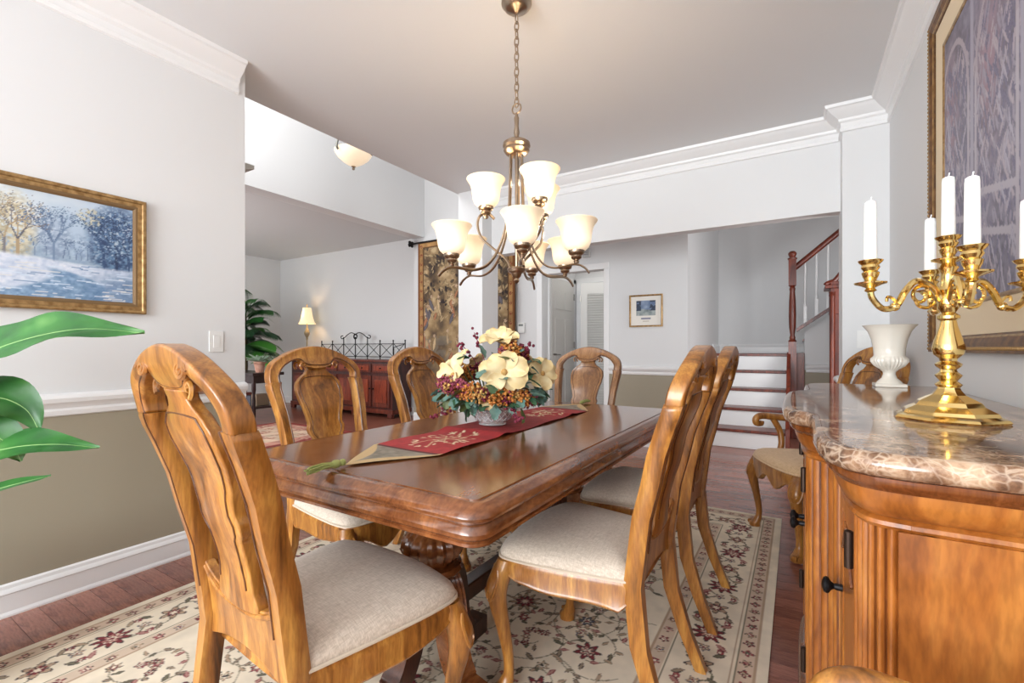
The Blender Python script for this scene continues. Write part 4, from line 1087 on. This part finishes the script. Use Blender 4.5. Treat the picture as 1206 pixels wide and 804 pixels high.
# ---------------------------------------------------------------- tapestry on a rod
def tapestry():
    xl, xr, z0, z1 = -4.80, -3.12, .55, 2.68
    t = thing('tapestry', 'wide brown verdure tapestry hanging from a black rod on the foyer wall', 'tapestry', (xl, 5.15, 0))
    Wd, Hd = xr-xl, z1-z0; c = Canvas(Wd, Hd, .0095, (120, 100, 76)); r = random.Random(21)
    n = fbm(c.ny, c.nx, 14, 11, 5); n2 = fbm(c.ny, c.nx, 30, 24, 3); v = c.Y/Hd
    pal = np.array([(62, 52, 48), (92, 76, 60), (128, 106, 78), (166, 140, 104), (196, 172, 134)])
    q = np.clip((n-.25)/.5*4.2, 0, 3.99); i = q.astype(int); f = (q-i)[..., None]; c.a = pal[i]*(1-f)+pal[i+1]*f
    sky = (v > .18) & (v < .34) & (n2 > .5); c.a[sky] = c.a[sky]*.5+np.array((104, 112, 122))*.5
    lo = (v < .5); c.a[lo] = c.a[lo]*.65+np.array((168, 140, 100))*.35
    for k in range(420):
        x, y = r.uniform(0, Wd), r.uniform(.45, 1)*Hd; col = r.choice(((58, 50, 50), (88, 76, 64), (150, 128, 96), (184, 160, 122)))
        c.leaf(x, y, r.uniform(.02, .06), r.uniform(.01, .022), r.uniform(0, 3.1), (tuple(k2*.7 for k2 in col), col))
    for k in range(44):
        x, y = r.uniform(.1, Wd-.1), r.uniform(.15, .62)*Hd; col = r.choice(((206, 180, 140), (176, 122, 90), (190, 164, 130), (110, 104, 110)))
        c.leaf(x, y, r.uniform(.06, .14), r.uniform(.02, .035), PI/2+r.uniform(-.5, .5), (tuple(k2*.75 for k2 in col), col)); c.flower(x, y+.12, .03, 5, 0, ((110, 80, 60), (206, 180, 150), (206, 180, 150), (190, 160, 130)))
    e = np.minimum(np.minimum(c.X, Wd-c.X), np.minimum(c.Y, Hd-c.Y))
    b = e < .105; c.a[b] = np.array((172, 132, 84))*(.75+.5*n2[b])[..., None]; b = (e < .035); c.a[b] = (126, 78, 44); b = (e > .09) & (e < .105); c.a[b] = (98, 66, 42)
    k = 0
    for y in np.arange(.1, Hd, .13):
        for x in (.062, Wd-.062): c.flower(x, y, .026, 5, k, ((120, 70, 46), (150, 70, 56), (180, 140, 96), (120, 60, 46))); k += 1
    c.build('cloth', painted('woven_wool', .95), lambda X, Y: (X, .010*np.sin(X*9)*(1-Y/Hd*.7)-.012, z0+Y), t)
    MB().box(.0, Wd, .006, .012, z0+.02, z1).build('lining', mat('lining_cloth', rgb(120, 96, 70), .9), t)
    MB().tube([(-.10, -.012, z1-.015), (Wd+.1, -.012, z1-.015)], .014, 10).build('rod', iron, t)
    for x, s in ((-.10, -1), (Wd+.1, 1)):
        f = MB()
        f.ball((x+s*.015, -.012, z1-.015), .028, 8); f.ball((x+s*.075, -.012, z1-.015), .022, 8, 1)
        for a in range(4): f.ball((x+s*.045, -.012+.036*math.cos(a*PI/2+.78), z1-.015+.036*math.sin(a*PI/2+.78)), .022, 8)
        f.build('finial', iron, t)
    for x in (.06, Wd-.06): MB().box(x-.012, x+.012, -.012, .0485, z1-.03, z1).build('bracket', iron, t)
tapestry()
# ---------------------------------------------------------------- crystal bowl and flower arrangement
FC = Vector((-1.115, 1.655, .7745))
glass = mat('cut_crystal', (1, 1, 1, 1), .04, 0, Transmission_Weight=.75, IOR=1.45)
bw = thing('crystal_bowl', 'cut crystal bowl on the runner holding the flower arrangement', 'bowl', FC)
MB().lathe([(.055, 0), (.06, .002), (.058, .008), (.072, .02), (.086, .045), (.088, .065), (.083, .078), (.079, .078), (.08, .06), (.075, .04), (.055, .014), (.001, .012)], 0, 0, 48).build('bowl', glass, bw, sharp=50)
ct = MB()
for k in range(18):
    for s in (-1, 1):
        ct.tube([((.0735+.0155*min(1, t*1.4))*math.cos(2*PI*k/18+s*t*.5), (.0735+.0155*min(1, t*1.4))*math.sin(2*PI*k/18+s*t*.5), .022+.042*t) for t in np.linspace(0, 1, 6)], .0018, 4)
ct.build('cut_ridges', mat('crystal_ridge', rgb(214, 214, 216), .1, .2), bw)
fa = thing('flower_arrangement', 'silk arrangement of cream magnolias, ivy and burgundy and orange blossoms', 'flowers', FC)
rf = random.Random(31)
petal_m = noisy('magnolia_petal', rgb(240, 224, 180), rgb(222, 196, 140), 14, .6)
core_m = mat('flower_core', rgb(190, 150, 90), .8)
def petal_mesh():
    P = []
    for i in range(9):
        t = i/8; w = .008+.033*math.sin(PI*t**1.25*.93)**.62 if t < .99 else .016; row = []
        for j in range(7):
            s = -1+2*j/6; row.append((.098*t, w*s*1.02, .004+.018*t+.014*s*s*t+.016*math.sin(t*PI*.9)-.012*t**4))
        P.append(row)
    return MB().slab(P, (0, 0, .0018)).mesh('petal', petal_m, 60)
pm = petal_mesh()
core_me = MB().ball((0, 0, .012), .014, 8).mesh('stamen', core_m)
def orient(d, spin=0):
    return Vector(d).to_track_quat('Z', 'Y').to_matrix().to_4x4() @ Matrix.Rotation(spin, 4, 'Z')
bloom_src = None
def bloom(p, d, sc, n=7):
    M = Matrix.Translation(Vector(p)-FC) @ orient(d, rf.random()*6) @ Matrix.Scale(sc*.86, 4)
    o = link_mesh('magnolia_bloom', core_me, fa, M=M)
    for k in range(n):
        link_mesh('petal', pm, o, M=Matrix.Rotation(2*PI*k/n+rf.uniform(-.12, .12), 4, 'Z') @ Matrix.Rotation(rf.uniform(-.25, .25), 4, 'Y') @ Matrix.Scale(rf.uniform(.85, 1.08), 4))
dcam = Vector((.45, -.85, .1))
for p, d, sc in (((-1.088, 1.675, 1.125), (.15, -.45, .9), 1.0), ((-.985, 1.545, 1.005), (.5, -.95, .15), 1.12), ((-1.225, 1.535, .985), (-.25, -1, .25), 1.0), ((-.935, 1.76, .99), (1, -.45, .2), .95), ((-1.03, 1.52, .915), (.4, -.9, -.1), .72), ((-1.27, 1.76, 1.0), (-1, .1, .4), .9), ((-1.08, 1.86, 1.0), (.1, 1, .4), .95), ((-1.245, 1.60, 1.045), (-.3, -.6, .7), .7)):
    bloom(p, d, sc)
def cluster_mesh(m, n, r, s):
    mb = MB()
    for k in range(n):
        v = Vector((rf.gauss(0, 1), rf.gauss(0, 1), rf.gauss(0, 1))).normalized()*r*rf.uniform(.5, 1); q = s*rf.uniform(.7, 1.2)
        mb.add([v+Vector(w)*q for w in ((1, 0, 0), (-1, 0, 0), (0, 1, 0), (0, -1, 0), (0, 0, 1), (0, 0, -1))], [(0, 2, 4), (2, 1, 4), (1, 3, 4), (3, 0, 4), (2, 0, 5), (1, 2, 5), (3, 1, 5), (0, 3, 5)])
    return mb.mesh('blossom_cluster', m, 80)
cols = [noisy('orange_blossom', rgb(206, 140, 66), rgb(178, 104, 44), 60, .8), noisy('burgundy_blossom', rgb(136, 44, 66), rgb(96, 28, 48), 60, .8), noisy('straw_blossom', rgb(214, 174, 104), rgb(186, 136, 74), 60, .8), noisy('mauve_blossom', rgb(170, 84, 104), rgb(128, 52, 72), 60, .8)]
cms = [cluster_mesh(m, 46, .036, .0075) for m in cols]
leaf_ms = [noisy('ivy_green', rgb(46, 86, 62), rgb(84, 120, 84), 20, .5), noisy('blue_green_leaf', rgb(70, 112, 104), rgb(120, 150, 136), 20, .5), noisy('olive_leaf', rgb(104, 110, 60), rgb(60, 80, 44), 20, .5)]
def leaf_mesh(m, L, w, lob):
    P = []
    for i in range(9):
        t = i/8; ww = w*(math.sin(PI*t)**.7)*(1+lob*math.cos(t*14)); P.append([(L*t, ww*s, .25*L*t*t*-1+.08*L*abs(s)) for s in (-1, -.5, 0, .5, 1)])
    return MB().sheet(P).mesh('leaf', m, 80)
lms = [leaf_mesh(m, .062, .02, .25) for m in leaf_ms]
def dome(th, ph, k=1.0):
    """th azimuth, ph elevation"""
    rz = .185 if ph > 0 else .12
    return Vector((.225*math.cos(th)*math.cos(ph)*k, .225*math.sin(th)*math.cos(ph)*k, .165+rz*math.sin(ph)*k))
for k in range(125):
    th = k*2.399; ph = math.asin(-.42+1.38*((k*.618) % 1)) if True else 0
    p = dome(th, ph, rf.uniform(.74, .97)); c = rf.choices(range(4), (.36, .26, .24, .14))[0]
    link_mesh('blossom_cluster', cms[c], fa, M=Matrix.Translation(p) @ orient((rf.gauss(0, 1), rf.gauss(0, 1), 1)) @ Matrix.Scale(rf.uniform(.75, 1.15), 4))
for k in range(170):
    th = k*2.399+.7; s = rf.uniform(-.95, .85); ph = math.asin(max(-.8, min(.95, s if rf.random() < .35 else -.55+.4*rf.random())))
    p = dome(th, ph, rf.uniform(.72, 1.0)); n = (p-Vector((0, 0, .165))).normalized()
    d = (n+Vector((rf.gauss(0, .5), rf.gauss(0, .5), rf.gauss(-.1, .5)))).normalized()
    M = Matrix.Translation(p) @ d.to_track_quat('X', 'Z').to_matrix().to_4x4() @ Matrix.Rotation(rf.uniform(-.8, .8), 4, 'X')
    link_mesh('leaf', lms[rf.choices(range(3), (.4, .42, .18))[0]], fa, M=M @ Matrix.Scale(rf.uniform(.7, 1.15), 4))
tw = MB()
for a, e, L in ((2.6, .9, .33), (2.9, .75, .31), (-.6, -.3, .28), (.5, .9, .26), (-2.2, -.35, .27)):
    d = Vector((math.cos(a)*math.cos(e), math.sin(a)*math.cos(e), math.sin(e))); b = Vector((0, 0, .14))
    tw.tube(spline([b, b+d*L*.5+Vector((0, 0, .02)), b+d*L], 5), .0022, 5)
    for q in range(12): tw.ball(b+d*L*(.72+.028*q)+Vector((rf.gauss(0, .008), rf.gauss(0, .008), rf.gauss(0, .008))), .007, 5)
tw.build('twig_spray', cols[1], fa)
cf2 = MB()
for k in range(24):
    a = k*2.4; cf2.tube([(.01*math.cos(a), .01*math.sin(a), .02), (.05*math.cos(a), .05*math.sin(a), .09), (.14*math.cos(a), .14*math.sin(a), .14+.05*(k % 3))], .003, 5)
cf2.build('stems', leaf_ms[2], fa)

# ---------------------------------------------------------------- broad-leaved plant by the left wall
lp_ = thing('leafy_floor_plant', 'broad-leaved green floor plant in a white pot, leaves reaching along the khaki wall', 'plant', (-2.33, .22, 0))
MB().lathe([(.13, .001), (.14, .01), (.17, .2), (.185, .33), (.2, .36), (.21, .372), (.2, .378), (.185, .36), (.165, .33), (.001, .33)], 0, 0, 48, rip=.05, k=16, ripz=(.34, .38)).build('pot', ceramic, lp_, sharp=50)
MB().lathe([(.17, .31), (.17, .335), (.08, .345), (.001, .347)], 0, 0, 24).build('soil', noisy('soil', rgb(52, 38, 28), rgb(74, 56, 40), 60, .95), lp_)
gl = mat('broad_leaf_green', rgb(58, 120, 56), .35)
N, L, b = nodes(gl)
mp = coords(N, L, (1, 1, 1), 'UV'); n_ = N.new('ShaderNodeTexNoise'); n_.inputs['Scale'].default_value = 9; t_ = N.new('ShaderNodeTexCoord'); L.new(t_.outputs['Object'], n_.inputs['Vector'])
r_ = ramp(N, [(.3, rgb(34, 84, 40)), (.6, rgb(60, 118, 54)), (.8, rgb(100, 150, 80))]); L.new(n_.outputs[0], r_.inputs[0]); L.new(r_.outputs[0], b.inputs['Base Color'])
rib_m = mat('leaf_midrib', rgb(142, 182, 110), .5)
def broad_leaf(path, w, up, fold=.35, wav=.0):
    O = Vector((-2.33, .22, 0)); Q = [Vector(p)-O for p in spline(path, 6)]; n = len(Q); P = []; rib = []
    for i, p in enumerate(Q):
        t = i/(n-1); d = (Q[min(i+1, n-1)]-Q[max(i-1, 0)]).normalized(); sd = d.cross(Vector(up)).normalized(); nn = sd.cross(d).normalized()
        ww = w*max(.004/w, math.sin(PI*min(1, (.03+.97*t))**.8)); row = []
        for j in range(9):
            s = -1+2*j/8; row.append(p+sd*ww*s*math.cos(fold*abs(s))+nn*(ww*abs(s)*math.sin(fold)+wav*math.sin(t*17+s*3)*abs(s)))
        P.append(row); rib.append(p-nn*.001)
    lf = MB().sheet(P).build('leaf', gl, lp_, sharp=80)
    MB().tube(rib, [.004*(1-.75*i/n) for i in range(n)], 6).build('midrib', rib_m, lf)
def stalk(path): MB().tube([Vector(p)-Vector((-2.33, .22, 0)) for p in spline(path, 6)], .008, 8).build('stem', mat('stalk_green', rgb(84, 130, 66), .5), lp_)
LV = [ # base, ..., tip (metres), half width, up
 ([(-2.30, .24, .92), (-2.20, .35, 1.06), (-2.11, .45, 1.13), (-2.02, .57, 1.165), (-1.925, .70, 1.152)], .098, (.2, -.75, .62), .25, .010),
 ([(-2.32, .24, .78), (-2.26, .33, .90), (-2.21, .40, .94), (-2.17, .46, .90), (-2.15, .49, .82)], .085, (.5, -.5, .7), .3, .006),
 ([(-2.33, .25, .60), (-2.24, .33, .735), (-2.15, .42, .78), (-2.07, .51, .785), (-2.00, .60, .765)], .075, (.25, -.55, .8), .25, .005),
 ([(-2.34, .24, .52), (-2.27, .31, .60), (-2.21, .39, .64), (-2.15, .47, .665), (-2.12, .51, .675)], .028, (.2, -.6, .8), .25, .002),
 ([(-2.33, .24, .70), (-2.27, .32, .82), (-2.22, .38, .83), (-2.18, .43, .78), (-2.165, .45, .73)], .075, (.6, -.4, .6), .3, .004),
 ([(-2.36, .22, .95), (-2.40, .12, 1.15), (-2.42, .0, 1.25), (-2.4, -.12, 1.22)], .09, (0, 0, 1), .3, .004),
 ([(-2.34, .2, .8), (-2.45, .1, .98), (-2.55, -.02, 1.02), (-2.6, -.15, .95)], .08, (0, 0, 1), .3, .004),
 ([(-2.30, .2, .8), (-2.2, .08, .98), (-2.1, -.05, 1.02), (-2.0, -.15, .95)], .08, (0, 0, 1), .3, .004)]
for pth, w, up, fo_, wv in LV:
    broad_leaf(pth, w, up, fo_, wv); b0 = pth[0]; stalk([(-2.33, .22, .33), ((b0[0]-2.33)/2, (b0[1]+.22)/2-.01, (b0[2]+.33)/2), b0])

# ---------------------------------------------------------------- foyer pendant
fp = thing('foyer_pendant', 'glowing alabaster bowl pendant hanging in the foyer', 'pendant lamp', (-3.88, 3.20, -.07))
am = mat('alabaster_glow', rgb(250, 232, 206), .4, 0, Emission_Color=(1, .80, .55, 1), Emission_Strength=.45)
MB().lathe([(.02, 3.045), (.06, 3.058), (.11, 3.09), (.155, 3.13), (.18, 3.17), (.19, 3.19), (.18, 3.19), (.145, 3.145), (.10, 3.10), (.001, 3.07)], 0, 0, 36).build('bowl', am, fp, sharp=60)
MB().lathe([(.001, 3.0), (.012, 3.005), (.016, 3.018), (.008, 3.026), (.024, 3.036), (.001, 3.042)], 0, 0, 16).build('finial', nickel, fp)
for k in range(3):
    a = k*2.094+2.6; MB().tube(spline([(.185*math.cos(a), .185*math.sin(a), 3.15), (.20*math.cos(a), .20*math.sin(a), 3.2), (.12*math.cos(a), .12*math.sin(a), 3.4), (0, 0, 3.55)], 5), .011, 8).build('arm', mat('pewter', rgb(120, 120, 114), .4, .8), fp)
MB().tube([(0, 0, 3.52), (0, 0, 5.25)], .008, 8).build('rod', MAT['pewter'], fp)
MB().lathe([(.07, 5.269), (.07, 5.25), (.03, 5.22), (.001, 5.21)], 0, 0, 20).build('canopy', MAT['pewter'], fp)

# ---------------------------------------------------------------- living room
sd = thing('buffet_cabinet', 'long dark red mahogany buffet with panelled doors in the living room', 'buffet', (-8.0, 5.17, 0))
BW = 2.62
mah2 = wood('bright_mahogany', rgb(92, 28, 14), rgb(144, 56, 30), rgb(176, 84, 48), rough=.28)
mah3 = wood('dark_mahogany', rgb(44, 14, 10), rgb(74, 26, 18), rgb(96, 38, 26), rough=.3)
MB().box(0, BW, .02, .42, .10, .88).build('body', mah3, sd)
MB().box(-.03, BW+.03, -.02, .43, .88, .915).build('top', mahog, sd, bevel=.01)
MB().box(-.015, BW+.015, .0, .43, .06, .13).build('plinth', mahog, sd, bevel=.008)
for k in range(6):
    x = .04+k*(BW-.08)/6; w = (BW-.08)/6
    d = MB().box(x+.02, x+w-.02, .005, .025, .16, .66).build('door', mahog, sd, bevel=.004)
    MB().box(x+.07, x+w-.07, -.008, .006, .23, .60).build('panel', mah2, d, bevel=.012)
    MB().ball((x+(.04 if k % 2 else w-.04), -.006, .45), .014, 8).build('knob', iron, d)
    q = MB().box(x+.02, x+w-.02, .005, .025, .71, .85).build('drawer', mahog, sd, bevel=.004)
    MB().box(x+.06, x+w-.06, -.004, .006, .74, .82).build('panel', mah2, q, bevel=.008)
    MB().ball((x+w/2, -.010, .78), .013, 8).build('knob', iron, q)
for x in (.05, BW*.33, BW*.66, BW-.05): MB().box(x-.05, x+.05, -.005, .06, 0, .075).build('foot', mahog, sd, bevel=.01)
ir = thing('iron_gallery_rail', 'black wrought iron gallery rail with crossed bars standing on the buffet', 'iron rail', (-6.62, 5.50, .915))
xs = [-.93+.31*k for k in range(8)]
xs = [-.93, -.62, -.31, 0, .31, .62, .93, 1.20]
for k, x in enumerate(xs):
    h = .30 if k not in (2, 3, 4) else .36
    MB().tube([(x, 0, 0), (x, 0, h)], .009, 6).ball((x, 0, h+.012), .014, 6).build('post', iron, ir)
MB().tube([(xs[0], 0, .04), (xs[-1], 0, .04)], .006, 6).build('bottom_bar', iron, ir)
MB().tube([(xs[0], 0, .26), (xs[-1], 0, .26)], .005, 6).build('top_bar', iron, ir)
for a, b in zip(xs, xs[1:]):
    c = MB().tube([(a, 0, .04), (b, 0, .27)], .006, 6).tube([(a, 0, .27), (b, 0, .04)], .006, 6); c.build('crossed_bars', iron, ir)
for s in (-1, 1):
    MB().tube(spline([(0, 0, .43), (s*.10, 0, .46), (s*.20, 0, .43), (s*.30, 0, .37), (s*.37, 0, .36), (s*.38, 0, .40), (s*.33, 0, .41)], 6), .008, 6).build('scroll', iron, ir)
MB().tube([(.05*math.cos(a)*(1-a/40), 0, .39+.05*math.sin(a)*(1-a/40)) for a in np.linspace(0, 18, 60)], .007, 6).build('rosette', iron, ir)
MB().tube([(xs[-1], 0, .26), (xs[-1], -.25, .20)], .006, 6).tube([(xs[-1], -.25, 0), (xs[-1], -.25, .2)], .007, 6).tube([(xs[-1], 0, .04), (xs[-1], -.25, .04)], .006, 6).build('side_return', iron, ir)

bl = thing('buffet_lamp', 'slender lit table lamp with cream bell shade on the buffet', 'lamp', (-7.82, 5.38, .9155))
lampm = mat('lamp_body', rgb(176, 156, 120), .4, .3)
MB().lathe([(.07, 0), (.075, .01), (.05, .03), (.02, .05), (.014, .09), (.02, .11), (.012, .14), (.012, .34), (.022, .36), (.016, .38), (.03, .41), (.048, .45), (.05, .48), (.03, .53), (.016, .56), (.010, .60), (.010, .96), (.014, .97), (.006, .98), (.012, 1.0), (.001, 1.02)], 0, 0, 20).build('base', lampm, bl)
shm = mat('lit_cream_shade', rgb(250, 230, 190), .8, 0, Emission_Color=(1, .78, .45, 1), Emission_Strength=.55)
pr = [(.155, .64), (.13, .68), (.105, .76), (.088, .86), (.075, .94)]
MB().lathe(pr+[(r-.004, z) for r, z in reversed(pr)], 0, 0, 24, rip=.02, k=12, cap=False).build('lamp_shade', shm, bl, sharp=60)
MB().lathe([(.001, .70), (.02, .71), (.03, .75), (.022, .79), (.001, .8)], 0, 0, 12).build('bulb', bulb_m, bl)
ld = bpy.data.lights.new('buffet_lamp_light', 'POINT'); ld.energy = 5; ld.color = (1, .8, .55); ld.shadow_soft_size = .04
lo = bpy.data.objects.new('buffet_lamp_light', ld); COL.objects.link(lo); lo.location = (-7.82, 5.30, 1.75)

co = thing('console_table', 'dark wood console table with lower shelf in the living room', 'table', (-7.1, 3.92, 0))
MB().box(-.55, .50, -.24, .24, .70, .745).build('tabletop', darkwood, co, bevel=.008)
MB().box(-.50, .45, -.20, .20, .59, .70).build('apron', darkwood, co)
MB().box(-.50, .45, -.20, .20, .22, .25).build('shelf', darkwood, co)
for x in (-.49, .44):
    for y in (-.19, .19):
        MB().lathe([(.02, 0), (.026, .03), (.016, .06), (.026, .12), (.026, .35), (.018, .42), (.028, .5), (.028, .6)], x, y, 12).build('leg', darkwood, co)
for k, (x, col) in enumerate(((-.3, (60, 50, 60)), (-.1, (120, 60, 50)), (.12, (70, 70, 80)), (.28, (130, 110, 90)))):
    o = MB().box(-.07, .07, -.1, .1, 0, .14+.03*(k % 2)).build('book_box', mat('box_%d' % k, rgb(*col), .6), None, bevel=.006)
    o.location = (-7.1+x, 3.92, .2505); prop(o, ['dark violet box on the console shelf', 'rust red box on the console shelf', 'slate grey box on the console shelf', 'tan box on the console shelf'][k], 'box', 'boxes on the console shelf')
pp = thing('potted_plant', 'small pale green plant in a terracotta pot on the console table', 'plant', (-6.84, 3.92, .7455))
MB().lathe([(.055, 0), (.075, .12), (.088, .125), (.09, .155), (.08, .157), (.07, .14), (.001, .135)], 0, 0, 20).build('pot', noisy('terracotta', rgb(206, 158, 138), rgb(186, 132, 112), 20, .8), pp)
pale = leaf_mesh(noisy('sage_leaf', rgb(132, 156, 132), rgb(170, 186, 166), 20, .6), .15, .032, 0)
for k in range(30):
    a = k*2.4; e = rf.uniform(.1, 1.3); d = Vector((math.cos(a)*math.cos(e), math.sin(a)*math.cos(e), math.sin(e)))
    link_mesh('leaf', pale, pp, M=Matrix.Translation((.02*math.cos(a), .02*math.sin(a), .14)) @ d.to_track_quat('X', 'Z').to_matrix().to_4x4() @ Matrix.Scale(rf.uniform(.8, 1.3), 4))

pa = thing('potted_palm', 'tall dark green palm in a pot behind the console table', 'palm', (-8.15, 4.4, 0))
MB().lathe([(.14, 0), (.18, .25), (.19, .27), (.17, .27), (.001, .24)], 0, 0, 24).build('pot', mat('dark_pot', rgb(60, 46, 40), .5), pa)
palm_m = [mat('palm_green_%d' % k, rgb(*c), .45) for k, c in enumerate(((26, 62, 34), (44, 104, 44), (34, 80, 46), (70, 138, 50)))]
def frond(base, az, L, el, mat_, droop):
    path = []
    for i in range(15):
        t = i/14; h = L*t*math.cos(el)*(1-.1*t); z = L*t*math.sin(el)-droop*L*t*t
        path.append(Vector((base[0]+h*math.cos(az), base[1]+h*math.sin(az), base[2]+z)))
    mb = MB().tube(path, [.007*(1-.8*i/15) for i in range(15)], 5); side = Vector((-math.sin(az), math.cos(az), 0))
    for i in range(2, 14):
        for q in (0, .33, .66):
            p = path[i].lerp(path[min(i+1, 14)], q); d = (path[min(i+1, 14)]-path[i-1]).normalized(); l = .27*math.sin(PI*(.12+.8*(i+q)/15))**.6
            for s in (-1, 1):
                v = (side*s*.8+d*.75+Vector((0, 0, -.25))).normalized(); w = v.cross(Vector((0, 0, 1))).normalized()*.0105
                tip = p+v*l+Vector((0, 0, -.35*l*l/.24)); mid = p+v*l*.5
                mb.add([p, mid+w, tip, mid-w], [(0, 1, 2, 3)])
    mb.build('frond', mat_, pa, sharp=80)
for k in range(40):
    az = k*2.399; lv = k/40
    frond((0, 0, .98+.75*lv), az, (.80+.25*rf.random())*(1-.45*max(0, math.sin(az))), .35+.85*lv*rf.uniform(.6, 1.1), palm_m[rf.choice((0, 0, 2, 1, 1, 3))], .45)
tr = MB()
for k in range(4): tr.tube([(.03*math.cos(k*1.6), .03*math.sin(k*1.6), .24), (.05*math.cos(k*1.6), .05*math.sin(k*1.6), .8), (.02*math.cos(k), .02*math.sin(k), 1.7)], .014, 6)
tr.build('trunk', mat('palm_trunk', rgb(84, 72, 48), .8), pa)

def living_rug():
    c = Canvas(1.6, 1.8, .02, (214, 186, 160)); e = np.minimum(np.minimum(c.X, 1.6-c.X), np.minimum(c.Y, 1.8-c.Y)); n = fbm(c.ny, c.nx, 14, 14, 3)
    c.a[e < .30] = (196, 140, 122); c.a[e < .10] = (140, 52, 44); c.a *= (.8+.4*n)[..., None]
    for k in range(70): c.flower(rf.uniform(.1, 1.5), rf.uniform(.1, 1.7), .08, 6, 0, ((150, 70, 62), (200, 150, 130), (224, 200, 170), (150, 60, 54)))
    t = thing('living_room_rug', 'pink and red patterned rug on the living room floor', 'rug', (-6.55, 2.3, -.004))
    c.build('rug_pile', painted('rug_wool', .95), lambda X, Y: (X, Y, .009+0*X), t); MB().box(0, 1.6, 0, 1.8, .0005, .0085).build('rug_backing', MAT['rug_edge'], t)
living_rug()

# ---------------------------------------------------------------- tall case clock beyond the pier
ck = thing('tall_case_clock', 'mahogany tall case clock with swan-neck top, mostly hidden by the pier', 'clock', (.56, 6.35, 0))
MB().box(-.27, .27, -.17, .17, 0, .48).build('base', mahog, ck, bevel=.008)
MB().box(-.20, .20, -.14, .14, .48, 1.52).build('trunk', mahog, ck)
MB().box(-.15, .15, -.150, -.138, .56, 1.44).build('door', mahog, ck, bevel=.008)
MB().box(-.24, .24, -.16, .16, 1.48, 1.84).build('hood', mahog, ck, bevel=.006)
MB().lathe([(.001, 0), (.15, 0), (.15, .008), (.001, .008)], 0, 0, 32).xf(Matrix.Translation((0, -.160, 1.66)) @ Matrix.Rotation(PI/2, 4, 'X')).build('dial', mat('clock_dial', rgb(226, 214, 180), .4), ck)
for s in (-1, 1):
    MB().lathe([(.030, .48), (.034, .52), (.026, .54), (.026, 1.66), (.034, 1.68), (.026, 1.70), (.034, 1.72)], s*.225, -.17, 14).build('column', mahog, ck)
    MB().tube(spline([(s*.29, -.14, 1.80), (s*.26, -.14, 1.825), (s*.20, -.14, 1.85), (s*.14, -.14, 1.93), (s*.08, -.14, 1.99), (s*.04, -.14, 1.985), (s*.05, -.14, 1.955)], 6), .024, 8).build('swan_neck', mahog, ck)
MB().box(-.29, .29, -.18, .17, 1.76, 1.80).build('cornice', mahog, ck, bevel=.008)
MB().lathe([(.012, 1.84), (.03, 1.9), (.014, 1.95), (.02, 1.99), (.001, 2.05)], 0, -.1, 14).build('finial', brass, ck)
